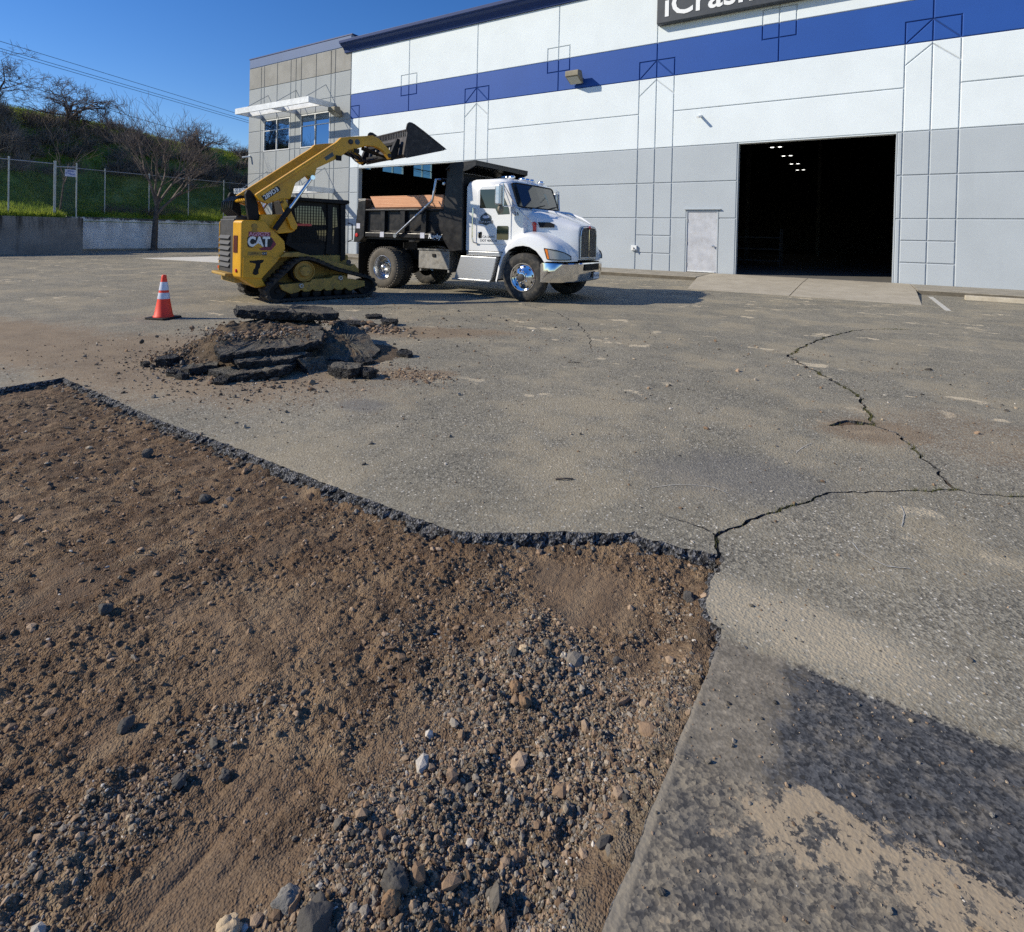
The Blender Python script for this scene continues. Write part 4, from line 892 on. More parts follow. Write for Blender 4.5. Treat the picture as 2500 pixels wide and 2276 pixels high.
# ------------------------------------------------------------------ dump truck (faces +X; its right side, y < 0, faces the camera)
tk = empty('dump_truck', (-10.79, 11.83, 0.0)); tag(tk, 'white cab dump truck with black bed parked along the warehouse', 'truck')
def arch_ring(x, hw, zb, zt, rr, n=6):
    """cross-section of the bonnet at x: up one side, over a rounded top, down the other"""
    pts = [(x, -hw, zb), (x, -hw - 0.01, (zb + zt - rr) / 2), (x, -hw, zt - rr)]
    for k in range(1, n + 1):
        a = math.pi / 2 * k / n; pts.append((x, -hw + rr * 1.3 * (1 - math.cos(a)), zt - rr + rr * math.sin(a) * 0.9))
    pts.append((x, 0, zt))
    return pts + [(x, -p[1], p[2]) for p in pts[:-1]][::-1]
def tyre(name, parent, x, y0, y1, r, rim_r, mat, lugs=0, side=-1):
    w = y1 - y0; mb = MB()
    prof = [(rim_r, 0.015), (rim_r + 0.04, 0.0), (r * 0.78, -0.012), (r * 0.93, 0.006), (r * 0.985, 0.035), (r, 0.06), (r, w - 0.06), (r * 0.985, w - 0.035), (r * 0.93, w - 0.006), (r * 0.78, w + 0.012), (rim_r + 0.04, w), (rim_r, w - 0.015)]
    mb.lathe((x, y0, r), 'y', prof, 44, cap=False)
    for k in range(lugs):
        a0 = 2 * math.pi * k / lugs; da = math.pi / lugs * 1.05
        for t0, t1 in ((0.012, w * 0.36), (w * 0.42, w * 0.58), (w * 0.64, w - 0.012)):
            q = []
            for rr in (r - 0.02, r + 0.012):
                for a in (a0, a0 + da):
                    for t in (t0, t1): q.append((x + rr * math.cos(a), y0 + t, r + rr * math.sin(a)))
            mb.add(q, [(4, 5, 7, 6), (0, 1, 5, 4), (2, 6, 7, 3), (0, 4, 6, 2), (1, 3, 7, 5)])
    return mb.build(name, mat, parent, smooth=True)
TR = 0.548
def front_wheel(side):
    yo = side * 1.19; w = empty('wheel', (4.38, 0, 0)); w.parent = tk; s = side
    y0, y1 = (yo, yo + 0.28) if s < 0 else (yo - 0.28, yo)
    tyre('tyre', w, 0, y0, y1, TR, 0.315, M['rubber'], 0)
    d = -s                                                       # inward direction
    MB().lathe((0, yo, TR), 'y', [(0.318, d * 0.03), (0.322, d * 0.0), (0.305, d * 0.0), (0.292, d * 0.035), (0.27, d * 0.045), (0.19, d * 0.02), (0.15, d * -0.015), (0.11, d * -0.03), (0.105, d * -0.06), (0.0, d * -0.075)], 40, cap=False).build('rim', M['chrome'], w, smooth=True)
    h = MB()
    for k in range(10):
        a = 2 * math.pi * (k + 0.3) / 10; h.cyl((0.232 * math.cos(a), yo + d * 0.031, TR + 0.232 * math.sin(a)), (0.232 * math.cos(a), yo + d * 0.05, TR + 0.232 * math.sin(a)), 0.030, 10)
    h.build('rim_hole', M['blackmatt'], w)
    h = MB()
    for k in range(10):
        a = 2 * math.pi * k / 10; h.cyl((0.138 * math.cos(a), yo + d * 0.0, TR + 0.138 * math.sin(a)), (0.138 * math.cos(a), yo - d * 0.05, TR + 0.138 * math.sin(a)), 0.017, 6)
    h.build('wheel_nut', M['chrome'], w)
    MB().lathe((0, yo, TR), 'y', [(0.085, d * -0.055), (0.088, d * -0.085), (0.05, d * -0.10), (0.0, d * -0.10)], 18).build('hub_cap', M['darkgrey'], w, smooth=True)
def rear_wheel(side):
    yo = side * 1.19; w = empty('wheel', (0, 0, 0)); w.parent = tk; s = side; d = -s
    for k in (0, 1):
        ya = yo + d * k * 0.34; y0, y1 = (ya, ya + 0.28) if s < 0 else (ya - 0.28, ya)
        tyre('tyre', w, 0, y0, y1, TR, 0.31, M['dustyrubber'] if k == 0 else M['rubber'], 46)
    MB().lathe((0, yo, TR), 'y', [(0.315, d * 0.02), (0.325, d * 0.0), (0.318, d * -0.006), (0.305, d * 0.01), (0.295, d * 0.05), (0.275, d * 0.12), (0.262, d * 0.19), (0.235, d * 0.205), (0.16, d * 0.19), (0.12, d * 0.18), (0.0, d * 0.18)], 40, cap=False).build('rim', M['steel'], w, smooth=True)
    MB().lathe((0, yo, TR), 'y', [(0.115, d * 0.18), (0.11, d * 0.10), (0.085, d * 0.06), (0.075, d * 0.02), (0.05, d * 0.0), (0.0, d * -0.005)], 20).build('hub_cap', M['steel'], w, smooth=True)
    h = MB()
    for k in range(8):
        a = 2 * math.pi * k / 8; h.cyl((0.155 * math.cos(a), yo + d * 0.19, TR + 0.155 * math.sin(a)), (0.155 * math.cos(a), yo + d * 0.13, TR + 0.155 * math.sin(a)), 0.02, 6)
    h.build('wheel_nut', M['dullsteel'], w)
for s in (-1, 1): front_wheel(s); rear_wheel(s)
MB().box(-1.0, 5.0, -0.46, -0.36, 0.78, 1.02).box(-1.0, 5.0, 0.36, 0.46, 0.78, 1.02).build('frame', M['blackmatt'], tk)
MB().cyl((0, -0.9, TR), (0, 0.9, TR), 0.09, 12).lathe((0, 0, TR), 'y', [(0.05, -0.22), (0.19, -0.12), (0.22, 0.0), (0.19, 0.12), (0.05, 0.22)], 16).build('rear_axle', M['blackmatt'], tk, smooth=True)
MB().cyl((4.38, -0.95, TR), (4.38, 0.95, TR), 0.07, 10).build('front_axle', M['blackmatt'], tk)
MB().box(1.0, 2.5, 0.6, 1.1, 0.45, 1.0).box(0.75, 2.6, -0.35, 0.35, 0.6, 0.95).build('fuel_tank', M['blackmatt'], tk, bevel=0.03)
# cab shell
def cab_ring(y, dz, dx, bow):
    return [(2.70, y, 1.10), (2.70, y, 2.70 + dz), (2.76, y, 2.79 + dz), (2.95, y, 2.83 + dz), (3.65, y, 2.83 + dz), (3.80 + bow * 0.6, y, 2.79 + dz), (3.87 + bow * 0.8, y, 2.72 + dz), (4.08 + bow, y, 2.13), (4.30 + bow * 0.3, y, 2.06), (4.32, y, 1.42), (4.02, y, 1.28), (3.88, y, 1.10)]
cab = MB().loft([cab_ring(-1.085, -0.075, 0, -0.02), cab_ring(-1.05, -0.03, 0, 0.0), cab_ring(-0.85, 0.0, 0, 0.05), cab_ring(0, 0.03, 0, 0.09), cab_ring(0.85, 0.0, 0, 0.05), cab_ring(1.05, -0.03, 0, 0.0), cab_ring(1.085, -0.075, 0, -0.02)]).build('cab', M['truckwhite'], tk, smooth=True)
MB().box(2.73, 4.0, -1.0, 1.0, 1.02, 1.10).build('cab_floor', M['blackmatt'], tk)
ws_r = []
for y, bow in ((-0.98, 0.018), (-0.85, 0.05), (-0.4, 0.08), (0, 0.09), (0.4, 0.08), (0.85, 0.05), (0.98, 0.018)):
    e = 0.02 if abs(y) > 0.9 else 0.0
    ws_r.append([(3.885 + bow * 0.8, y, 2.70 - e), (4.078 + bow, y, 2.15 + e)])
ws_o = [[(p[0] + 0.012, p[1], p[2] + 0.004) for p in r_] for r_ in ws_r]
mb = MB()
for a, b in zip(ws_o[:-1], ws_o[1:]): mb.add([a[0], a[1], b[1], b[0]], [(0, 1, 2, 3)])
wsh = mb.build('windscreen', M['cabglass'], tk, smooth=True)
MB().add([(3.965, -0.62, 2.545), (4.065, -0.60, 2.265), (4.135, 0.45, 2.245), (4.035, 0.45, 2.535)], [(0, 1, 2, 3)]).build('painted_reflection', M['reflectpane'], wsh)  # teal reflection in the windscreen, painted as a flat pane
for y0 in (-0.35, 0.3): MB().tube([(4.19, y0, 2.15), (4.175, y0 + 0.28, 2.20), (4.14, y0 + 0.55, 2.235)], 0.012, 6).build('wiper', M['blackmatt'], wsh)
MB().tube([(p[0], p[1], p[2]) for p in [(q[0][0] + 0.012, q[0][1], q[0][2] + 0.01) for q in ws_r]], 0.017, 6).tube([(q[1][0] + 0.012, q[1][1], q[1][2] - 0.005) for q in ws_r], 0.017, 6).tube([(ws_r[0][0][0] + .012, -0.99, 2.69), (ws_r[0][1][0] + .012, -0.99, 2.16)], 0.017, 6).tube([(ws_r[-1][0][0] + .012, 0.99, 2.69), (ws_r[-1][1][0] + .012, 0.99, 2.16)], 0.017, 6).build('window_seal', M['blackmatt'], wsh)
def door(s):
    y = s * 1.085
    def pr(poly, t0, t1): return MB().prism(poly, 'y', y + s * t0, y + s * t1)
    dr = pr([(3.03, 1.26), (3.03, 2.52), (3.08, 2.60), (3.16, 2.635), (3.66, 2.635), (3.76, 2.60), (3.985, 2.12), (3.985, 1.27)], 0.0, 0.016).build('door', M['truckwhite'], tk, bevel=0.008)
    pr([(3.095, 2.115), (3.095, 2.56), (3.62, 2.56), (3.70, 2.53), (3.925, 2.10), (3.95, 1.97), (3.62, 1.955), (3.54, 2.10)], 0.0, 0.021).build('side_window', M['cabglass'], dr, bevel=0.01)
    pr([(3.60, 1.39), (3.60, 1.68), (3.63, 1.70), (3.90, 1.70), (3.925, 1.675), (3.925, 1.40), (3.90, 1.375), (3.63, 1.375)], 0.0, 0.021).build('lower_window', M['cabglass'], dr)
    pr([(3.075, 1.40), (3.075, 1.555), (3.175, 1.555), (3.175, 1.40)], 0.0, 0.021).build('handle_recess', M['blackmatt'], dr, bevel=0.008)
    MB().tube([(3.085, y + s * 0.04, 1.42), (3.085, y + s * 0.045, 1.54), (3.14, y + s * 0.04, 1.545)], 0.012, 6).build('handle', M['chrome'], dr)
    MB().tube([(2.93, y + s * 0.01, 2.10), (2.93, y + s * 0.07, 2.12), (2.93, y + s * 0.07, 1.40), (2.96, y + s * 0.06, 1.30), (3.06, y + s * 0.03, 1.27)], 0.016, 8).build('grab_rail', M['chrome'], dr)
    return dr
dn = door(-1); door(1)
# door lettering and badge
hexp = [(3.13, 1.93), (3.28, 2.015), (3.43, 1.93), (3.45, 1.86), (3.38, 1.74), (3.28, 1.70), (3.18, 1.74), (3.11, 1.86)]
MB().prism(hexp, 'y', -1.1015, -1.104).build('badge', M['decalgreen'], dn)
MB().prism([(3.18, 1.90), (3.23, 1.945), (3.28, 1.93), (3.34, 1.95), (3.39, 1.90), (3.33, 1.875), (3.23, 1.87)], 'y', -1.104, -1.106).build('badge_picture', M['reflect'], dn)
MB().prism([(3.075, 1.815), (3.485, 1.825), (3.485, 1.755), (3.075, 1.745)], 'y', -1.105, -1.107).build('badge_band', M['decalblack'], dn)
FR = lambda x, z, y=-1.108: frame_mat((x, y, z), (1, 0, 0), (0, 0, 1))
text_mesh('badge_lettering', 'DARK & SMITH', 0.062, M['signwhite'], dn, FR(3.28, 1.785), 0.001)
text_mesh('number_lettering', 'CA136492', 0.082, M['decalblack'], dn, FR(3.37, 1.435, -1.104), 0.001); text_mesh('number_lettering', 'DOT 4042150', 0.082, M['decalblack'], dn, FR(3.37, 1.345, -1.104), 0.001)
text_mesh('unit_number', '26', 0.13, M['decalblack'], cab, FR(4.12, 1.98, -1.092), 0.001)
# bonnet, nose, wings
MB().loft([arch_ring(4.16, 0.92, 1.40, 2.125, 0.26), arch_ring(4.45, 0.86, 1.30, 2.10, 0.27), arch_ring(4.75, 0.76, 1.20, 2.02, 0.27), arch_ring(5.0, 0.66, 1.05, 1.93, 0.26), arch_ring(5.22, 0.58, 0.98, 1.84, 0.22), arch_ring(5.36, 0.53, 0.96, 1.78, 0.17), arch_ring(5.41, 0.50, 0.96, 1.745, 0.14)]).build('bonnet', M['truckwhite'], tk, smooth=True)
MB().tube([(4.20, -0.5, 2.11), (4.7, -0.44, 2.05), (5.1, -0.36, 1.92), (5.35, -0.3, 1.79)], [0.02, 0.03, 0.03, 0.01], 8).tube([(4.20, 0.5, 2.11), (4.7, 0.44, 2.05), (5.1, 0.36, 1.92), (5.35, 0.3, 1.79)], [0.02, 0.03, 0.03, 0.01], 8).build('bonnet_ridge', M['truckwhite'], tk, smooth=True)
def vent_side(s):
    MB().add([(4.56, s * 0.862, 1.80), (4.60, s * 0.858, 1.68), (4.90, s * 0.735, 1.69), (4.90, s * 0.72, 1.76), (4.80, s * 0.755, 1.80), (4.56, s * 0.80, 1.80), (4.60, s * 0.78, 1.68), (4.90, s * 0.62, 1.69), (4.90, s * 0.62, 1.76), (4.80, s * 0.65, 1.80)],
             [(0, 1, 2, 3, 4), (9, 8, 7, 6, 5), (0, 5, 6, 1), (1, 6, 7, 2), (2, 7, 8, 3), (3, 8, 9, 4), (4, 9, 5, 0)]).build('air_intake', M['blackmatt'], tk)
    MB().lathe((4.48, s * 0.875, 1.76), 'y', [(0.0, s * 0.045), (0.045, s * 0.04), (0.05, 0.0)], 14).prism([(4.45, 1.58), (4.52, 1.58), (4.52, 1.72), (4.45, 1.72)], 'y', s * 0.86, s * 0.90).build('turn_lamp', M['red'], tk, smooth=True)
for s in (-1, 1): vent_side(s)
def wing(s):
    base = [(3.63, 0.46), (3.70, 0.80), (3.80, 1.10), (3.97, 1.36), (4.22, 1.51), (4.48, 1.545), (4.75, 1.50), (5.00, 1.38), (5.20, 1.24), (5.38, 1.10), (5.42, 0.93), (4.93, 0.905), (4.87, 0.99), (4.72, 1.15), (4.55, 1.235), (4.38, 1.26), (4.18, 1.235), (4.00, 1.15), (3.85, 0.98), (3.76, 0.72), (3.70, 0.46)]
    def ring(y, xm, dz, dr):
        out = []
        for i, (x, z) in enumerate(base):
            zz = z + (dz if i <= 8 else 0)
            if i <= 4: x = x + dr
            out.append((min(x, xm), s * y, zz - max(0, x - xm) * 0.0))
        return out
    MB().loft([ring(1.195, 4.985, -0.075, 0.045), ring(1.18, 5.06, -0.035, 0.015), ring(1.13, 5.16, 0.0, 0.0), ring(1.03, 5.27, 0.025, 0.0), ring(0.90, 5.35, 0.045, 0.0), ring(0.72, 5.40, 0.075, 0.0), ring(0.50, 5.41, 0.10, 0.0)]).build('wing', M['truckwhite'], tk, smooth=True)
    hl = MB().loft([[(4.93, s * 1.205, 1.205), (5.005, s * 1.197, 1.00), (5.005, s * 1.10, 1.00), (4.93, s * 1.10, 1.20)], [(5.07, s * 1.187, 1.19), (5.10, s * 1.175, 0.985), (5.08, s * 1.08, 0.99), (5.04, s * 1.08, 1.18)], [(5.20, s * 1.12, 1.165), (5.24, s * 1.10, 0.98), (5.20, s * 1.02, 0.99), (5.16, s * 1.02, 1.15)], [(5.32, s * 1.00, 1.12), (5.35, s * 0.99, 0.98), (5.30, s * 0.9, 0.99), (5.27, s * 0.92, 1.1)], [(5.405, s * 0.86, 1.05), (5.41, s * 0.85, 0.985), (5.36, s * 0.8, 0.99), (5.36, s * 0.8, 1.04)]]).build('headlight', M['lens_h'], tk, smooth=True)
    MB().loft([[(4.925, s * 1.209, 1.215), (5.0, s * 1.202, 0.99), (5.0, s * 1.15, 1.0), (4.93, s * 1.15, 1.2)], [(5.0, s * 1.202, 1.205), (5.05, s * 1.196, 0.985), (5.04, s * 1.15, 0.99), (5.0, s * 1.15, 1.19)]]).build('indicator', M['amber'], hl)
    MB().tube([(4.925, s * 1.207, 1.215), (5.07, s * 1.19, 1.20), (5.20, s * 1.125, 1.175), (5.32, s * 1.0, 1.13), (5.41, s * 0.86, 1.055), (5.415, s * 0.85, 0.975), (5.24, s * 1.105, 0.97), (5.10, s * 1.18, 0.975), (5.0, s * 1.20, 0.985), (4.925, s * 1.207, 1.215)], 0.010, 6).build('lamp_rim', M['blackmatt'], hl)
M['lens_h'] = m_glass('headlight_lens', (0.34, 0.36, 0.38), 0.08)
for s in (-1, 1): wing(s)
for s in (-1, 1): MB().loft([[(4.38 + 0.70 * math.cos(math.pi * k / 18), y, TR + 0.70 * math.sin(math.pi * k / 18)) for k in range(-1, 20)] for y in (s * 1.16, s * 0.55)], cap=False, closed=False).build('wheel_arch', M['blackmatt'], tk)
gp = [(-0.43, 1.0), (0.43, 1.0), (0.43, 1.50), (0.40, 1.62), (0.32, 1.69), (0, 1.71), (-0.32, 1.69), (-0.40, 1.62), (-0.43, 1.50)]
gr = MB().prism(gp, 'x', 5.38, 5.432).build('grille', M['grille'], tk)
for k in range(-7, 8):
    if k: MB().box(5.434, 5.442, k * 0.055 - 0.004, k * 0.055 + 0.004, 1.03, 1.66 - 0.04 * (abs(k) / 7) ** 3).build('grille_bar', M['dullsteel'], gr)
MB().box(5.433, 5.46, -0.02, 0.02, 0.99, 1.73).build('centre_bar', M['chrome'], gr, bevel=0.006)
MB().tube([(5.435, p[0], p[1]) for p in gp + gp[:1]], 0.014, 6).build('grille_surround', M['steel'], gr)
MB().lathe((5.46, 0, 1.70), 'x', [(0.0, 0.012), (0.04, 0.01), (0.045, 0.0)], 14).build('badge', M['red'], gr)
bp = [(-1.195, 4.90), (-1.19, 5.02), (-1.14, 5.17), (-1.0, 5.33), (-0.75, 5.46), (-0.4, 5.52), (0, 5.54), (0.4, 5.52), (0.75, 5.46), (1.0, 5.33), (1.14, 5.17), (1.19, 5.02), (1.195, 4.90)]
rings = []
for y, x in bp: rings.append([(x - 0.07, y, 0.47), (x - 0.045, y, 0.49), (x - 0.012, y, 0.68), (x, y, 0.87), (x - 0.03, y, 0.895), (x - 0.06, y, 0.87), (x - 0.06, y, 0.49)])
bmp = MB().loft(rings).build('bumper', M['chrome'], tk, smooth=True)
MB().prism([(5.40, -0.40), (5.545, -0.38), (5.552, 0.0), (5.545, 0.38), (5.40, 0.40)], 'z', 0.72, 0.868).build('tow_slot', M['blackmatt'], bmp)
lp = MB().box(5.553, 5.562, 0.06, 0.36, 0.52, 0.67).build('licence_plate', M['plate'], bmp); text_mesh('plate_lettering', '7A41762', 0.085, M['decalblack'], lp, frame_mat((5.563, 0.21, 0.59), (0, 1, 0), (0, 0, 1)), 0.001)
# steps
def steps(s):
    MB().box(2.72, 3.74, *sorted((s * 1.09, s * 0.7)), 0.985, 1.085).build('upper_step', M['tread'], tk, bevel=0.01)
    MB().add([(2.60, s * 1.16, 0.965), (3.64, s * 1.16, 0.965), (3.52, s * 1.19, 0.42), (2.44, s * 1.19, 0.42), (2.60, s * 0.7, 0.965), (3.64, s * 0.7, 0.965), (3.52, s * 0.7, 0.42), (2.44, s * 0.7, 0.42)],
             [(0, 1, 2, 3), (7, 6, 5, 4), (0, 4, 5, 1), (1, 5, 6, 2), (2, 6, 7, 3), (3, 7, 4, 0)]).build('step_panel', M['tread'], tk, bevel=0.012)
    MB().box(2.38, 3.50, *sorted((s * 1.21, s * 0.85)), 0.375, 0.418).build('lower_step', M['tread'], tk, bevel=0.008)
for s in (-1, 1): steps(s)
# mirrors, roof lamps, horn
def mirror(s):
    yy = s * 1.36
    mi = MB().box(3.76, 3.90, *sorted((yy - s * 0.11, yy + s * 0.11)), 2.17, 2.63).build('mirror', M['steel'], tk, bevel=0.03, seg=3)
    MB().lathe((3.86, yy, 2.07), 'x', [(0.0, 0.05), (0.06, 0.045), (0.095, 0.02), (0.10, -0.02), (0.0, -0.03)], 18).build('round_mirror', M['lampbox'], mi, smooth=True)
    for pts in ([(3.98, s * 1.08, 2.70), (3.90, yy, 2.68), (3.83, yy, 2.66)], [(4.10, s * 1.08, 2.16), (3.95, yy, 2.14), (3.85, yy, 2.14)], [(4.10, s * 1.08, 2.16), (3.92, yy, 2.66)], [(3.92, yy, 2.68), (3.93, yy, 2.14)]): MB().tube(pts, 0.011, 6).build('mirror_bracket', M['chrome'], mi)
for s in (-1, 1): mirror(s)
MB().tube([(4.12, -1.1, 2.14), (4.35, -1.12, 1.95), (4.50, -0.9, 1.72)], 0.007, 5).build('aerial', M['chrome'], tk)
for y in (-0.72, -0.22, 0.0, 0.22, 0.72): MB().lathe((3.72, y, 2.86), 'x', [(0.0, 0.10), (0.035, 0.09), (0.05, 0.03), (0.05, -0.03), (0.03, -0.09), (0.0, -0.10)], 12).build('roof_lamp', M['chrome'], tk, smooth=True)
MB().tube([(3.1, -0.55, 2.87), (3.5, -0.55, 2.88)], [0.02, 0.05], 10).build('horn', M['chrome'], tk, smooth=True)
# ---- tipper body
bed = MB().box(-0.95, 2.08, -1.10, 1.10, 1.30, 1.40).build('bed_floor', M['black'], tk)
for s in (-1, 1):
    MB().box(-0.66, 2.06, *sorted((s * 1.08, s * 1.11)), 1.40, 2.06).build('side_panel', M['black'], tk)
    MB().box(-0.66, 2.06, *sorted((s * 1.07, s * 1.20)), 1.36, 1.475).build('lower_rail', M['black'], tk, bevel=0.01)
    MB().prism([(s * 1.06, 2.06), (s * 1.06, 2.155), (s * 1.09, 2.155), (s * 1.21, 2.10), (s * 1.21, 2.06)], 'x', -0.66, 2.06).build('top_rail', M['black'], tk, bevel=0.006)
    for x in (-0.40, -0.10, 0.62, 1.34, 1.92): 
        if x > -0.3: MB().box(x, x + 0.16, *sorted((s * 1.11, s * 1.195)), 1.477, 2.058).build('rib', M['black'], tk, bevel=0.008)
    for xa, xb in ((-0.55, -0.11), (0.07, 0.61), (0.79, 1.33), (1.51, 1.91)):
        MB().add([(xa, s * 1.111, 1.54), (xb, s * 1.111, 1.54), (xb, s * 1.19, 1.478), (xa, s * 1.19, 1.478)], [(0, 1, 2, 3)]).build('ledge', M['black'], tk)
    MB().prism([(-0.94, 2.34), (-0.655, 2.36), (-0.70, 1.36), (-0.88, 1.20), (-1.10, 1.20), (-1.06, 1.50)], 'y', s * 1.0, s * 1.21).build('corner_post', M['black'], tk, bevel=0.012)
    MB().box(-0.93, -0.65, *sorted((s * 0.99, s * 1.215)), 2.362, 2.395).build('post_cap', M['dullsteel'], tk)
    MB().box(-0.93, -0.91, *sorted((s * 1.18, s * 0.58)), 0.27, 1.19).build('mud_flap', M['blackmatt'], tk)
    MB().prism([(-0.60, 2.46), (1.98, 2.46), (1.98, 2.158), (-0.40, 2.158)], 'y', s * 1.10, s * 1.06).build('side_board', M['wood'], tk)
    MB().prism([(2.06, 1.36), (2.06, 2.12), (2.14, 2.80), (2.26, 3.06), (2.26, 3.15), (2.62, 3.17), (2.66, 1.10), (2.3, 1.05)], 'y', s * 1.13, s * 1.20).build('headboard_side', M['black'], tk, bevel=0.01)
MB().box(-0.93, -0.87, -1.0, 1.0, 1.42, 2.25).build('tailgate', M['black'], tk, bevel=0.01)
MB().box(2.09, 2.15, -1.12, 1.12, 1.30, 3.05).build('headboard', M['black'], tk)
MB().box(2.35, 2.62, -1.12, 1.12, 1.05, 2.9).build('bulkhead', M['blackmatt'], tk)
MB().prism([(2.10, 3.06), (2.26, 3.19), (2.40, 3.225), (3.03, 3.25), (3.03, 3.215), (2.40, 3.19), (2.28, 3.14)], 'y', -1.21, 1.21).build('cab_shield', M['black'], tk)
for s in (-1, 1): MB().prism([(2.24, 3.155), (2.40, 3.188), (3.025, 3.213), (3.025, 3.13), (2.80, 3.03), (2.24, 2.90)], 'y', s * 1.15, s * 1.205).build('shield_flange', M['black'], tk)
MB().box(2.985, 3.027, -1.148, 1.148, 3.13, 3.212).build('shield_lip', M['black'], tk)
MB().tube([(1.90, -1.14, 2.83), (1.86, -1.26, 2.83), (1.76, -1.26, 2.30), (0.55, -1.27, 1.42)], 0.032, 10).cyl((0.55, -1.19, 1.41), (0.55, -1.31, 1.41), 0.06, 12).build('tarp_arm', M['steel'], tk, smooth=True)
MB().lathe((2.08, -1.215, 2.72), 'y', [(0.0, -0.03), (0.03, -0.03), (0.05, -0.01), (0.05, 0.01)], 6).build('tarp_motor', M['steel'], tk)
MB().tube([(1.9, -1.1, 2.83), (1.9, 1.1, 2.83)], 0.05, 10).build('tarp_roller', M['blackmatt'], tk)
for x in (-0.02, 1.40): MB().box(x - 0.07, x + 0.07, -1.207, -1.201, 1.36, 1.50).build('reflector', M['reflect'], tk)
MB().box(-0.99, -0.85, -1.217, -1.211, 1.58, 1.72).build('reflector', M['reflect'], tk)
MB().lathe((-0.97, -1.215, 1.40), 'y', [(0.0, -0.02), (0.05, -0.015), (0.055, 0.0)], 14).build('marker_lamp', M['red'], tk)
text_mesh('bed_lettering', 'Rugby', 0.17, M['signwhite'], tk, FR(1.80, 1.41, -1.206), 0.001, shear=0.25, bold=0.004)
tb = MB().box(1.24, 2.23, -1.14, -0.72, 0.60, 1.06).build('tool_box', M['dullsteel'], tk, bevel=0.01)
MB().box(1.22, 2.25, -1.16, -0.71, 1.062, 1.10).build('lid', M['steel'], tb); MB().box(1.70, 1.80, -1.165, -1.142, 0.90, 0.98).build('latch', M['blackmatt'], tb, bevel=0.006)
for x in (1.26, 2.17): MB().box(x, x + 0.05, -1.12, -0.8, 0.53, 0.598).build('bracket', M['dullsteel'], tb)
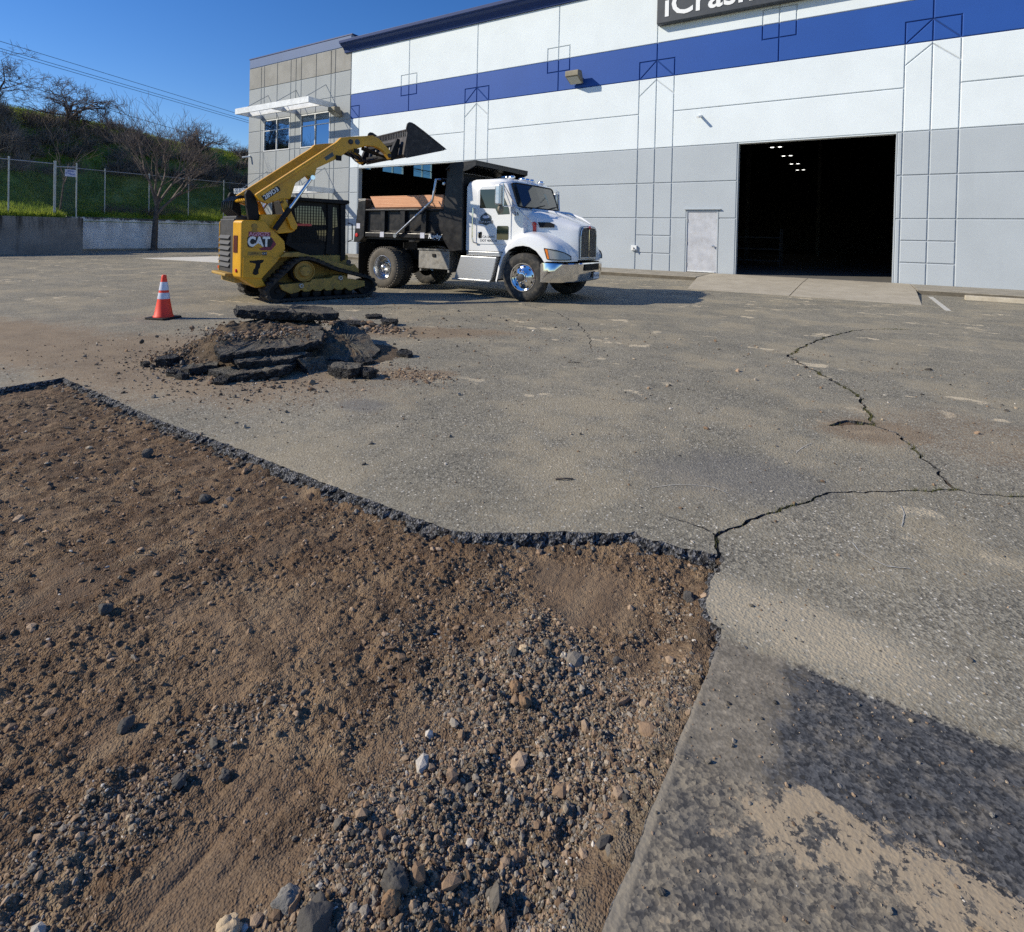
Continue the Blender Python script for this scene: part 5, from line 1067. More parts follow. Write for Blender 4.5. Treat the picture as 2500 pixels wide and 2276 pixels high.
# ------------------------------------------------------------------ compact track loader (faces the truck; its right side, y < 0, faces the camera)
ld = empty('track_loader', (-10.676, 8.182, 0.0), math.radians(74.0)); tag(ld, 'yellow compact track loader with its bucket raised over the truck bed', 'loader')
outer = [(-1.00, 0.0), (0.97, 0.0), (1.12, 0.06), (1.21, 0.17), (1.22, 0.28), (1.15, 0.39), (1.02, 0.45), (0.30, 0.64), (-0.16, 0.84), (-0.33, 0.89), (-0.52, 0.88), (-0.67, 0.79), (-0.75, 0.70), (-1.13, 0.33), (-1.19, 0.24), (-1.18, 0.12), (-1.12, 0.04)]
def track(s):
    y0, y1 = sorted((s * 0.99, s * 0.54)); n = len(outer); c = Vector((sum(p[0] for p in outer) / n, sum(p[1] for p in outer) / n))
    mid = densify([(p[0], p[1]) for p in outer], 0.055, True); m2 = np.roll(mid, -1, 0) - np.roll(mid, 1, 0); m2 /= np.linalg.norm(m2, axis=1)[:, None]; nn = np.stack([m2[:, 1], -m2[:, 0]], 1)
    A = mid; B = mid - nn * 0.045; mb = MB(); k = len(mid)
    vs = [(A[i, 0], y0, A[i, 1] + 0.03) for i in range(k)] + [(A[i, 0], y1, A[i, 1] + 0.03) for i in range(k)] + [(B[i, 0], y0, B[i, 1] + 0.03) for i in range(k)] + [(B[i, 0], y1, B[i, 1] + 0.03) for i in range(k)]
    fs = []
    for i in range(k):
        j = (i + 1) % k; fs += [(i, j, k + j, k + i), (2 * k + i, 3 * k + i, 3 * k + j, 2 * k + j), (i, 2 * k + i, 2 * k + j, j), (k + i, k + j, 3 * k + j, 3 * k + i)]
    mb.add(vs, fs)
    for i in range(0, k, 2):                                                    # tread bars
        j = (i + 1) % k; p, q = A[i], A[j]; o = (nn[i] + nn[j]) / 2 * 0.028
        for ya, yb in ((y0 - 0.004, (y0 + y1) / 2 - 0.02), ((y0 + y1) / 2 + 0.02, y1 + 0.004)):
            v = [(p[0], ya, p[1] + 0.03), (q[0], ya, q[1] + 0.03), (q[0] + o[0], ya, q[1] + o[1] + 0.03), (p[0] + o[0], ya, p[1] + o[1] + 0.03)]
            mb.add(v + [(a, yb, b) for a, _, b in v], [(0, 1, 2, 3), (7, 6, 5, 4), (0, 4, 5, 1), (1, 5, 6, 2), (2, 6, 7, 3), (3, 7, 4, 0)])
    t = mb.build('track', M['rubberdark'], ld)
    ym = (y0 + y1) / 2; yo = s * 0.95
    MB().lathe((-0.41, yo, 0.63), 'y', [(0.0, 0.03 * s), (0.10, 0.03 * s), (0.12, 0.0), (0.125, -0.05 * s), (0.19, -0.06 * s), (0.20, -0.02 * s), (0.215, -0.02 * s), (0.22, -0.10 * s), (0.0, -0.10 * s)], 28, cap=False).build('sprocket', M['yellowdirty'], t, smooth=True)
    MB().lathe((-0.41, s * 0.80, 0.63), 'y', [(0.0, 0.0), (0.25, 0.0), (0.25, -s * 0.2), (0, -s * 0.2)], 24, cap=False).build('drive_motor', M['blackmatt'], t, smooth=True)
    for x, z, r in ((-0.95, 0.24, 0.19), (1.0, 0.245, 0.17)): MB().lathe((x, s * 0.90, z), 'y', [(0.0, 0.0), (0.05, 0.01 * s), (0.06, -0.02 * s), (r - 0.03, -0.03 * s), (r, -0.02 * s), (r, -0.30 * s), (0, -0.30 * s)], 24, cap=False).build('idler', M['blackmatt'], t, smooth=True)
    for x in (-0.60, -0.36, -0.12, 0.12, 0.36, 0.60): MB().lathe((x, s * 0.90, 0.155), 'y', [(0.0, 0.0), (0.04, 0.0), (0.09, -0.02 * s), (0.09, -0.30 * s), (0, -0.30 * s)], 14, cap=False).build('roller', M['blackmatt'], t, smooth=True)
    fp = [(-0.93, 0.37), (-0.30, 0.40), (-0.25, 0.46), (0.15, 0.47), (0.22, 0.52), (0.48, 0.52), (0.55, 0.44), (0.95, 0.38), (0.96, 0.26), (0.60, 0.17)]
    for k_ in range(5): fp += [(0.54 - k_ * 0.24, 0.20), (0.48 - k_ * 0.24, 0.245), (0.42 - k_ * 0.24, 0.20)]
    fp += [(-0.70, 0.17), (-0.88, 0.26)]
    fr_ = MB().prism(fp, 'y', *sorted((s * 0.955, s * 0.60))).build('track_frame', M['yellowdirty'], t, bevel=0.012)
    for x, z in ((-0.49, 0.33), (0.37, 0.465)): MB().lathe((x, s * 0.957, z), 'y', [(0.02, 0.025 * s), (0.045, 0.025 * s), (0.055, 0.015 * s), (0.055, 0.0)], 14, cap=False).build('pivot', M['dullsteel'], fr_)
for s in (-1, 1): track(s)
MB().box(-1.25, 0.75, -0.53, 0.53, 0.28, 0.95).build('chassis', M['yellowdirty'], ld, bevel=0.03)
# rear engine enclosure: a side panel on each flank, louvred door between
for s in (-1, 1):
    pp = [(-1.20, 1.67), (-0.79, 1.26), (-0.77, 1.10), (-0.85, 0.93), (-1.24, 0.52), (-1.14, 0.34), (-1.34, 0.31)]
    sp = MB().loft([[(x, s * y, z) for x, z in [(xa, 0.54), (xa, 1.63), (xa + 0.04, 1.67)] + pp] for y, xa in ((0.79, -1.635), (0.50, -1.715))]).build('engine_side_panel', M['yellow'], ld, bevel=0.02)
    MB().prism([(-1.60, 0.53), (-1.60, 0.935), (-1.04, 0.935), (-0.92, 0.86), (-1.24, 0.50)], 'y', *sorted((s * 0.79, s * 0.815))).build('lower_cover', M['yellow'], sp, bevel=0.008)
    MB().add([(-1.70 + 0.276 * t + d_, s * (0.55 + t), z) for t, d_ in ((0.0, -0.012), (0.13, -0.012), (0.13, 0.03), (0.0, 0.03)) for z in (1.02, 1.36)], [(0, 1, 3, 2), (4, 5, 7, 6), (0, 2, 4, 6), (1, 7, 5, 3), (0, 6, 7, 1), (2, 3, 5, 4)]).build('tail_lamp', M['taillamp'], sp)
    MB().lathe((-1.672, s * 0.645, 0.66), 'x', [(0.0, -0.022), (0.035, -0.02), (0.04, 0.02)], 12).build('reflector', M['red'], sp)
    MB().prism([(-1.48, 0.86), (-1.20, 0.88), (-1.22, 0.83), (-1.27, 0.80), (-1.28, 0.72), (-1.31, 0.68), (-1.30, 0.60), (-1.36, 0.57), (-1.42, 0.60), (-1.40, 0.68), (-1.37, 0.72), (-1.36, 0.80), (-1.47, 0.83)], 'y', *sorted((s * 0.816, s * 0.819))).build('cut_out', M['blackmatt'], sp)
    MB().lathe((-1.39, s * 0.79, 1.55), 'y', [(0.02, 0.014 * s), (0.055, 0.012 * s), (0.06, 0.0)], 14).prism([(-1.435, 1.43), (-1.345, 1.43), (-1.35, 1.53), (-1.43, 1.53)], 'y', *sorted((s * 0.79, s * 0.798))).build('lifting_eye', M['yellowdirty'], sp)
gd = MB().box(-1.70, -1.50, -0.495, 0.495, 0.58, 1.70).build('rear_door', M['darkgrey'], ld, bevel=0.025)
for k in range(6): MB().add([(-1.702, -0.30, 1.36 - k * 0.115), (-1.702, 0.46, 1.36 - k * 0.115), (-1.745, 0.46, 1.29 - k * 0.115), (-1.745, -0.30, 1.29 - k * 0.115), (-1.702, -0.30, 1.285 - k * 0.115), (-1.702, 0.46, 1.285 - k * 0.115)], [(0, 1, 2, 3), (3, 2, 5, 4), (0, 3, 4), (1, 5, 2), (0, 4, 5, 1)]).build('louvre', M['louvre'], gd)
MB().box(-1.85, -1.60, -0.52, 0.52, 0.54, 0.60).build('rear_bumper', M['yellowdirty'], ld, bevel=0.02)
MB().box(-1.66, -0.70, -0.495, 0.495, 1.62, 1.76).build('engine_hood', M['darkgrey'], ld, bevel=0.03)
MB().box(-1.66, -1.15, -0.495, 0.495, 0.40, 0.55).build('belly_guard', M['yellowdirty'], ld)
# towers, arms, cylinders
near = [(-1.38, 2.19), (0.30, 3.46), (0.40, 3.57), (0.62, 3.62), (1.18, 3.72), (1.33, 3.665), (1.60, 3.44), (1.69, 3.26), (1.62, 3.215), (1.50, 3.34), (1.38, 3.43), (1.22, 3.475), (0.98, 3.46), (0.79, 3.37), (0.59, 3.32), (0.37, 3.12), (-0.14, 2.84), (-0.19, 2.62), (-0.27, 2.57), (-0.36, 2.66), (-0.59, 2.48), (-0.69, 2.14), (-0.87, 2.13), (-1.14, 2.02), (-1.31, 2.08)]
for s in (-1, 1):
    am = MB().prism(near, 'y', *sorted((s * 0.80, s * 0.66))).build('lift_arm', M['yellow'], ld, bevel=0.014)
    MB().prism([(-1.28, 2.21), (0.30, 3.405), (0.31, 3.365), (-1.27, 2.165)], 'y', *sorted((s * 0.80, s * 0.825))).build('arm_rib', M['yellow'], am, bevel=0.006)
    for x, z, r in ((-0.25, 2.62, 0.05), (0.62, 3.50, 0.06), (-0.86, 2.07, 0.05), (1.60, 3.30, 0.05)): MB().lathe((x, s * 0.80, z), 'y', [(0.0, s * 0.03), (r * 0.7, s * 0.03), (r, s * 0.012), (r, 0)], 16).build('pin', M['darkgrey'], am)
    MB().prism([(-1.53, 2.20), (-1.50, 2.28), (-1.44, 2.29), (-1.34, 2.17), (-1.28, 2.0), (-1.24, 1.67), (-1.46, 1.67), (-1.50, 1.95)], 'y', *sorted((s * 0.65, s * 0.54))).build('tower', M['blackmatt'], ld, bevel=0.02)
    MB().prism([(-1.27, 1.67), (-1.24, 1.80), (-0.72, 1.82), (-0.55, 1.58), (-0.56, 1.48), (-0.64, 1.44), (-0.90, 1.41), (-1.15, 1.60)], 'y', *sorted((s * 0.74, s * 0.56))).build('arm_bracket', M['yellow'], ld, bevel=0.012)
    lk = MB().prism([(-0.92, 2.12), (-0.80, 2.13), (-0.54, 1.60), (-0.55, 1.52), (-0.62, 1.49), (-0.68, 1.54)], 'y', *sorted((s * 0.83, s * 0.76))).build('arm_link', M['yellow'], ld, bevel=0.012)
    MB().cyl((-1.02, s * 0.875, 1.50), (-0.73, s * 0.875, 1.94), 0.055, 14).build('lift_cylinder', M['blackmatt'], ld, smooth=True)
    MB().cyl((-0.73, s * 0.875, 1.94), (-0.27, s * 0.875, 2.62), 0.034, 12).cyl((-0.27, s * 0.80, 2.62), (-0.27, s * 0.92, 2.62), 0.05, 12).build('cylinder_rod', M['chrome'], ld, smooth=True)
    MB().box(0.28, 0.40, *sorted((s * 0.80, s * 0.83)), 3.05, 3.16).box(0.70, 0.82, *sorted((s * 0.80, s * 0.83)), 3.27, 3.36).build('clamp', M['blackmatt'], am)
    MB().lathe((0.78, s * 0.801, 3.52), 'y', [(0.0, s * 0.004), (0.06, s * 0.004), (0.062, 0)], 18).build('badge', M['decalgreen'], am)
    MB().prism([(0.06, 3.02), (0.24, 3.15), (0.20, 3.22), (0.02, 3.09)], 'y', *sorted((s * 0.80, s * 0.804))).build('warning_label', M['decalgreen'], am)
    MB().cyl((1.05, s * 0.50, 3.44), (1.45, s * 0.50, 3.34), 0.05, 12).cyl((1.45, s * 0.50, 3.34), (1.76, s * 0.50, 3.27), 0.03, 10).build('tilt_cylinder', M['blackmatt'], ld, smooth=True)
    if s < 0: arm_near = am
MB().cyl((1.0, -0.66, 3.52), (1.0, 0.66, 3.52), 0.07, 14).cyl((-1.36, -0.6, 2.12), (-1.36, 0.6, 2.12), 0.06, 12).build('cross_tube', M['yellow'], ld, smooth=True)
for k in range(6):
    y = -0.50 + k * 0.15; MB().tube([(-1.58, y, 1.74), (-1.74, y, 1.88), (-1.72, y, 2.05), (-1.58, y, 2.16), (-1.40, y, 2.14)], 0.017, 6).build('hose', M['hose'], ld, smooth=True)
for k in range(3): MB().tube([(0.95, -0.30 + k * 0.2, 3.40), (1.20, -0.28 + k * 0.2, 3.20), (1.42, -0.25 + k * 0.2, 3.22), (1.60, -0.22 + k * 0.2, 3.30)], 0.016, 6).build('hose', M['hose'], ld, smooth=True)
# cab
cabp = [(-0.66, 2.15), (0.66, 2.16), (0.66, 0.80), (0.58, 0.72), (-0.30, 0.98), (-0.70, 1.18), (-0.62, 1.45)]
cabo = MB().prism([(-0.64, 2.14), (-0.58, 2.17), (0.62, 2.17), (0.645, 2.13), (0.655, 0.80), (0.58, 0.74), (-0.30, 0.98), (-0.68, 1.18), (-0.62, 1.45)], 'y', -0.50, 0.50).build('cab', M['blackmatt'], ld, bevel=0.02)
MB().prism([(-0.66, 2.165), (-0.62, 2.20), (0.70, 2.20), (0.72, 2.14), (0.66, 2.10), (-0.62, 2.13)], 'y', -0.62, 0.62).build('cab_roof', M['blackmatt'], ld, bevel=0.02)
for s in (-1, 1):
    y0 = s * 0.50
    MB().prism([(-0.50, 1.95), (-0.40, 2.03), (0.09, 2.03), (0.19, 1.80), (0.21, 1.62), (-0.20, 1.60), (-0.46, 1.67)], 'y', y0, y0 + s * 0.012).build('side_window', M['cabglass_t'] if 'cabglass_t' in M else M['cabglass'], cabo, bevel=0.01)
    MB().prism([(0.33, 1.90), (0.37, 2.03), (0.44, 2.02), (0.48, 1.60), (0.36, 1.55)], 'y', y0, y0 + s * 0.012).build('front_quarter_window', M['cabglass'], cabo)
    MB().prism([(0.0, 1.50), (0.40, 1.52), (0.40, 1.20), (0.05, 1.30)], 'y', y0, y0 + s * 0.008).build('lower_window', M['cabglass'], cabo)
    g = MB()
    for k in range(16): g.box(-0.52 + k * 0.062, -0.512 + k * 0.062, *sorted((y0 + s * 0.02, y0 + s * 0.028)), 1.22 + 0.0 * k, 2.03)
    for k in range(13): g.box(-0.52, 0.46, *sorted((y0 + s * 0.029, y0 + s * 0.036)), 1.24 + k * 0.062, 1.248 + k * 0.062)
    g.build('window_guard', M['blackmatt'], cabo)
    MB().prism([(0.22, 2.10), (0.33, 2.10), (0.36, 1.5), (0.30, 0.95), (0.20, 0.98), (0.24, 1.6)], 'y', y0, y0 + s * 0.05).build('cab_post', M['blackmatt'], cabo, bevel=0.01)
    MB().prism([(0.52, 2.12), (0.64, 2.12), (0.66, 0.85), (0.55, 0.80)], 'y', y0, y0 + s * 0.07).build('cab_post', M['blackmatt'], cabo, bevel=0.01)
    MB().prism([(-0.50, 1.585), (-0.13, 1.59), (-0.13, 1.64), (-0.50, 1.635)], 'y', y0 + s * 0.04, y0 + s * 0.05).build('warning_strip', M['red'], cabo)
    fn = MB().prism([(-0.90, 0.93), (-0.80, 1.02), (-0.53, 1.035), (-0.40, 1.0), (0.66, 0.71), (0.74, 0.76), (0.78, 0.70), (0.84, 0.64), (0.84, 0.55), (0.62, 0.58), (-0.35, 0.92), (-0.60, 0.93)], 'y', *sorted((s * 0.88, s * 0.54))).build('fender', M['yellowdirty'], ld, bevel=0.012)
    MB().tube([(0.70, s * 0.57, 1.68), (0.80, s * 0.58, 1.66), (0.81, s * 0.58, 1.30), (0.71, s * 0.57, 1.26)], 0.014, 8).build('grab_handle', M['blackmatt'], cabo)
    MB().lathe((0.60, s * 0.86, 0.80), 'y', [(0.0, s * 0.02), (0.05, s * 0.015), (0.06, 0)], 12).build('work_lamp', M['darkgrey'], ld)
MB().box(0.656, 0.672, -0.40, 0.40, 0.95, 2.05).build('front_window', M['cabglass'], cabo)
# bucket
side = [(1.92, 3.98), (1.945, 4.08), (2.00, 4.13), (2.08, 4.13), (2.38, 3.98), (2.99, 3.66), (3.05, 3.615), (2.98, 3.575), (1.93, 3.275), (1.86, 3.33), (1.95, 3.88)]
bk = MB().add([(1.93, -0.97, 3.275), (2.98, -0.97, 3.575), (2.98, 0.97, 3.575), (1.93, 0.97, 3.275), (1.93, -0.97, 3.305), (2.98, -0.97, 3.605), (2.98, 0.97, 3.605), (1.93, 0.97, 3.305)], [(0, 3, 2, 1), (4, 5, 6, 7), (0, 1, 5, 4), (1, 2, 6, 5), (2, 3, 7, 6), (3, 0, 4, 7)]).build('bucket_floor', M['bucket'], ld)
MB().prism([(1.925, 3.28), (1.90, 3.34), (1.985, 3.76), (1.955, 3.78), (1.865, 3.35), (1.89, 3.28)], 'y', -0.97, 0.97).build('bucket_back', M['bucket'], bk)
for s in (-1, 1): MB().prism(side, 'y', *sorted((s * 0.97, s * 1.0))).build('bucket_side', M['bucket'], bk, bevel=0.006)
for s in (-1, 1): MB().prism([(1.93, 3.28), (2.99, 3.582), (3.02, 3.635), (2.38, 3.945), (2.10, 4.09), (2.12, 4.11), (2.39, 3.98), (3.06, 3.62), (2.99, 3.565), (1.93, 3.262)], 'y', *sorted((s * 1.0, s * 1.012))).build('side_cutter', M['bucket'], bk)
MB().add([(2.95, -1.0, 3.568), (3.10, -1.0, 3.605), (3.10, 1.0, 3.605), (2.95, 1.0, 3.568), (2.95, -1.0, 3.612), (3.10, -1.0, 3.612), (3.10, 1.0, 3.612), (2.95, 1.0, 3.612)], [(0, 3, 2, 1), (4, 5, 6, 7), (0, 1, 5, 4), (1, 2, 6, 5), (2, 3, 7, 6), (3, 0, 4, 7)]).build('cutting_edge', M['dullsteel'], bk)
MB().cyl((1.99, -0.97, 3.95), (1.99, 0.97, 3.95), 0.028, 8).box(1.955, 1.985, -0.97, 0.97, 3.775, 3.80).build('top_rail', M['bucket'], bk)
for k in range(24): MB().box(1.96, 1.985, -0.95 + k * 0.081, -0.915 + k * 0.081, 3.80, 3.93).build('guard_bar', M['bucket'], bk)
cp = MB().prism([(1.82, 3.30), (1.88, 3.72), (1.80, 3.74), (1.70, 3.52), (1.60, 3.26), (1.70, 3.20)], 'y', -0.80, -0.70).prism([(1.82, 3.30), (1.88, 3.72), (1.80, 3.74), (1.70, 3.52), (1.60, 3.26), (1.70, 3.20)], 'y', 0.70, 0.80).box(1.74, 1.80, -0.70, 0.70, 3.30, 3.40).box(1.80, 1.86, -0.70, 0.70, 3.60, 3.68).build('coupler', M['blackmatt'], ld, bevel=0.01)
for y in (-0.35, 0.35): MB().prism([(1.82, 3.32), (1.86, 3.70), (1.90, 3.70), (1.86, 3.32)], 'y', y - 0.02, y + 0.02).build('coupler_bar', M['dullsteel'], cp)
# lettering and decals
YS = -0.7915
FL = lambda x, z, y=YS, ex=(1, 0, 0), ez=(0, 0, 1): frame_mat((x, y, z), ex, ez)
def flat(poly, name, mat, y0, t=0.0015): return MB().prism(poly, 'y', y0, y0 - t).build(name, mat, ld)
flat([(-1.50, 1.445), (-1.075, 1.435), (-1.075, 1.345), (-1.50, 1.345)], 'number_plate', M['decalred'], YS)
text_mesh('number_lettering', 'AG9G75', 0.108, M['decalpink'], ld, FL(-1.293, 1.393, YS - 0.003), 0.0008, bold=0.002)
flat([(-1.12, 1.335), (-1.05, 1.33), (-0.965, 1.205), (-0.97, 1.18), (-1.06, 1.07), (-1.25, 1.07), (-1.30, 1.10), (-1.20, 1.14), (-1.12, 1.15)], 'badge_red', M['decalred'], YS - 0.0005)
flat([(-1.52, 1.325), (-1.49, 1.342), (-1.07, 1.335), (-1.02, 1.25), (-1.07, 1.14), (-1.48, 1.125), (-1.515, 1.15)], 'badge_black', M['decalblack'], YS - 0.0025)
text_mesh('brand_lettering', 'CAT', 0.265, M['signwhite'], ld, FL(-1.303, 1.235, YS - 0.0055), 0.0008, bold=0.013, xs=0.80)
flat([(-1.42, 1.132), (-1.315, 1.215), (-1.21, 1.130)], 'badge_triangle', M['yellow'], YS - 0.007)
flat([(-1.51, 1.045), (-1.245, 1.04), (-1.245, 0.965), (-1.51, 0.965)], 'label_plate', M['yellowdirty'], YS - 0.001)
text_mesh('label_lettering', '289D3', 0.05, M['decalblack'], ld, FL(-1.375, 1.005, YS - 0.004), 0.0006)
flat([(-1.235, 1.04), (-1.14, 1.04), (-1.14, 0.965), (-1.235, 0.965)], 'small_badge', M['decalblack'], YS - 0.001); text_mesh('small_badge_lettering', 'CAT', 0.05, M['signwhite'], ld, FL(-1.187, 1.003, YS - 0.004), 0.0006)
ang = math.atan2(1.27, 1.68); ex = (math.cos(ang), 0, math.sin(ang)); ez = (-math.sin(ang), 0, math.cos(ang))
mid = (-1.08, 2.235)
def rot(px, pz): return (mid[0] + px * ex[0] + pz * ez[0], mid[1] + px * ex[2] + pz * ez[2])
MB().prism([rot(-0.20, -0.055), rot(0.19, -0.055), rot(0.21, 0.0), rot(0.19, 0.06), rot(-0.20, 0.06)], 'y', -0.8015, -0.803).build('model_plate', M['decalblack'], arm_near)
text_mesh('model_lettering', '289D3', 0.125, M['signwhite'], arm_near, frame_mat((mid[0], -0.8045, mid[1]), ex, ez), 0.0008, bold=0.003)
# ------------------------------------------------------------------ traffic cone
cn = empty('traffic_cone', (-9.63, 4.62, 0.0), 0.35); tag(cn, 'orange traffic cone with two white reflective bands', 'cone')
def cr(z): return 0.130 + (0.032 - 0.130) * (z - 0.035) / 0.675
MB().prism([(-0.17, -0.19), (0.17, -0.19), (0.19, -0.17), (0.19, 0.17), (0.17, 0.19), (-0.17, 0.19), (-0.19, 0.17), (-0.19, -0.17)], 'z', 0.0, 0.032).build('base', M['blackmatt'], cn, bevel=0.008)
MB().lathe((0, 0, 0), 'z', [(0.150, 0.032), (0.148, 0.045), (0.134, 0.06), (cr(0.3), 0.3), (cr(0.5), 0.5), (cr(0.66), 0.66), (0.036, 0.70), (0.028, 0.715), (0.0, 0.717)], 32).build('body', M['orange'], cn, smooth=True)
for a, b in ((0.325, 0.425), (0.465, 0.60)): MB().lathe((0, 0, 0), 'z', [(cr(a) + 0.001, a), (cr(a) + 0.004, a + 0.002), (cr(b) + 0.004, b - 0.002), (cr(b) + 0.001, b)], 32, cap=False).build('reflective_band', M['reflect'], cn, smooth=True)

# ------------------------------------------------------------------ heap of broken asphalt
def slab(name, pts, z0, th, tilt=(0, 0), lab=None, cat='slab', grp=None, seed=0, mat_top='slab', rough=0.02):
    """irregular broken plate: top face follows pts (x, y), sides ragged; origin at its underside centre"""
    r_ = np.random.default_rng(seed); P = densify(pts, 0.045, True); n = len(P)
    c = P.mean(0); Q = P - c
    rad = np.linalg.norm(Q, axis=1)[:, None]; Q = Q * (1 + rough * 2.2 * fbm(P[:, 0] + seed, P[:, 1], 6, 3, 0.6)[:, None])
    rings = []
    for k, (t, f) in enumerate(((0.0, 0.93), (0.25, 0.99), (0.55, 1.0), (0.85, 1.0), (1.0, 0.975))):
        s_ = f + rough * r_.standard_normal(n)[:, None] * (0.35 if k == 4 else 1.0)
        zz = t * th + (0.012 * r_.standard_normal(n) if 0 < k < 4 else 0.006 * r_.standard_normal(n))
        rings.append(np.concatenate([Q * s_, zz[:, None]], 1))
    inner = [np.concatenate([Q * f, (th + 0.008 * r_.standard_normal(n))[:, None]], 1) for f in (0.80, 0.5, 0.2)]
    R_ = rings + inner; k = len(R_); V = np.concatenate(R_ + [np.array([[0, 0, th]]), np.array([[0, 0, 0.0]])])
    F = []
    for a in range(k - 1):
        for i in range(n): j = (i + 1) % n; F.append((a * n + i, a * n + j, (a + 1) * n + j, (a + 1) * n + i))
    for i in range(n): j = (i + 1) % n; F.append(((k - 1) * n + i, (k - 1) * n + j, k * n)); F.append((j, i, k * n + 1))
    me = bpy.data.meshes.new(name); me.from_pydata([tuple(v) for v in V], [], F); me.materials.append(M['brokenshade']); me.materials.append(M[mat_top])
    mi = [1 if (q >= 4 * n and q < (k - 1) * n) or (q >= (k - 1) * n and (q - (k - 1) * n) % 2 == 0) else 0 for q in range(len(F))]
    me.polygons.foreach_set('material_index', mi)
    bm = bmesh.new(); bm.from_mesh(me); bmesh.ops.recalc_face_normals(bm, faces=bm.faces); bm.to_mesh(me); bm.free()
    o = bpy.data.objects.new(name, me); col.objects.link(o); o.location = (c[0], c[1], z0); o.rotation_euler = (tilt[0], tilt[1], 0)
    return tag(o, lab, cat, grp)
# soil core of the heap
nx = 150; gx, gy = np.meshgrid(np.linspace(-7.3, -4.5, nx), np.linspace(2.7, 5.6, nx)); x = gx.ravel(); y = gy.ravel()
hh = 0.30 * np.exp(-(((x + 5.9) / 0.62) ** 2 + ((y - 4.15) / 0.62) ** 2) ** 1.4) + 0.22 * np.exp(-(((x + 6.35) / 0.50) ** 2 + ((y - 3.70) / 0.42) ** 2) ** 1.2) + 0.14 * np.exp(-(((x + 5.3) / 0.5) ** 2 + ((y - 4.6) / 0.5) ** 2))
hz = hh * (1 + 0.25 * fbm(x, y, 4, 3)) + np.clip(hh * 6, 0, 1) * (0.018 * fbm(x, y, 13, 4, 0.6) + 0.008 * fbm(x, y, 45, 2)) - 0.02
i = np.arange(nx * nx).reshape(nx, nx); F = np.stack([i[:-1, :-1], i[:-1, 1:], i[1:, 1:], i[1:, :-1]], -1).reshape(-1, 4); F = F[(hz[F] > -0.012).any(1)]
used = np.unique(F); remap = np.full(nx * nx, -1); remap[used] = np.arange(len(used))
hp = np_mesh('soil_heap', np.stack([x, y, hz], 1)[used], remap[F], M['soil_heap'], None, {'gravel': ('POINT', 'FLOAT', 0.5 * np.ones(len(used))), 'smooth': ('POINT', 'FLOAT', np.zeros(len(used)))}, True)
tag(hp, 'heap of dark brown soil under the broken asphalt slabs', 'soil heap')
slab('asphalt_slab', [(-5.78, 3.28), (-5.42, 3.14), (-5.15, 3.75), (-5.08, 4.12), (-5.45, 4.45), (-6.25, 4.82), (-6.50, 3.95)], 0.19, 0.105, (0.06, 0.05), 'largest flat asphalt slab lying across the top of the heap', seed=1, rough=0.012)
slab('asphalt_slab', [(-6.72, 4.05), (-6.32, 3.86), (-5.62, 4.55), (-5.55, 4.75), (-6.05, 5.05), (-6.35, 5.0), (-6.6, 4.5)], 0.385, 0.10, (-0.05, 0.02), 'long dark slab lying highest at the back of the heap', seed=2, rough=0.02)
slab('asphalt_slab', [(-5.55, 4.50), (-5.05, 4.15), (-4.70, 4.38), (-4.85, 4.78), (-5.4, 5.0), (-5.8, 4.9)], 0.06, 0.10, (0.10, 0.26), 'dark slab sloping down on the right side of the heap', seed=3)
slab('asphalt_slab', [(-5.62, 3.12), (-5.15, 3.08), (-4.86, 3.45), (-4.98, 3.72), (-5.4, 3.55)], 0.0, 0.085, (0.04, -0.05), 'low slab on the ground at the front foot of the heap', seed=4)
slab('asphalt_slab', [(-5.55, 3.30), (-5.22, 3.22), (-4.98, 3.60), (-5.05, 3.95), (-5.4, 3.8)], 0.095, 0.075, (0.02, 0.05), 'shadowed slab wedged between the front slab and the largest slab', seed=5)
slab('asphalt_slab', [(-5.05, 3.72), (-4.80, 3.76), (-4.80, 3.98), (-5.02, 4.02)], 0.02, 0.06, (0.0, 0.85), 'small asphalt piece leaning upright against the front of the heap', seed=6)
slab('asphalt_slab', [(-6.60, 3.95), (-6.35, 3.80), (-6.05, 4.02), (-6.10, 4.30), (-6.5, 4.3)], 0.285, 0.07, (0.1, -0.15), 'broken slab half buried in soil on the upper left of the heap', seed=7)
slab('asphalt_slab', [(-6.0, 3.05), (-5.68, 2.98), (-5.55, 3.2), (-5.8, 3.36)], 0.0, 0.07, (0.05, -0.1), 'crumbling asphalt lump at the left front corner of the heap', seed=8)
chk = [((-4.50, 3.93), 0.20, 0.105, 'grey asphalt chunk on the ground right of the heap', 10), ((-4.25, 4.04), 0.12, 0.08, 'smaller dark lump beside the grey chunk right of the heap', 11), ((-4.62, 4.98), 0.13, 0.05, 'flat black asphalt fragment lying apart on the sunlit yard', 12),
       ((-4.74, 4.42), 0.15, 0.05, 'black fragment in the heap shadow on its right side', 13), ((-7.12, 6.85), 0.17, 0.05, 'farthest black fragment lying towards the truck', 14), ((-6.40, 6.50), 0.16, 0.08, 'dark lump at the end of the crumbs behind the heap', 15),
       ((-6.75, 6.05), 0.26, 0.07, 'long crumbled piece behind the heap on its right', 16), ((-5.66, 2.90), 0.10, 0.05, 'small dark lump in front of the left heap corner', 17), ((-5.19, 3.03), 0.09, 0.05, 'small black lump in front of the low front slab', 18),
       ((-5.86, 2.90), 0.08, 0.05, 'brown-black lump left of the small dark lump before the heap', 19), ((-6.44, 2.92), 0.06, 0.05, 'lone small fragment left in front of the heap', 20), ((-6.33, 3.10), 0.16, 0.09, 'cluster lump at the far left foot of the heap', 21)]
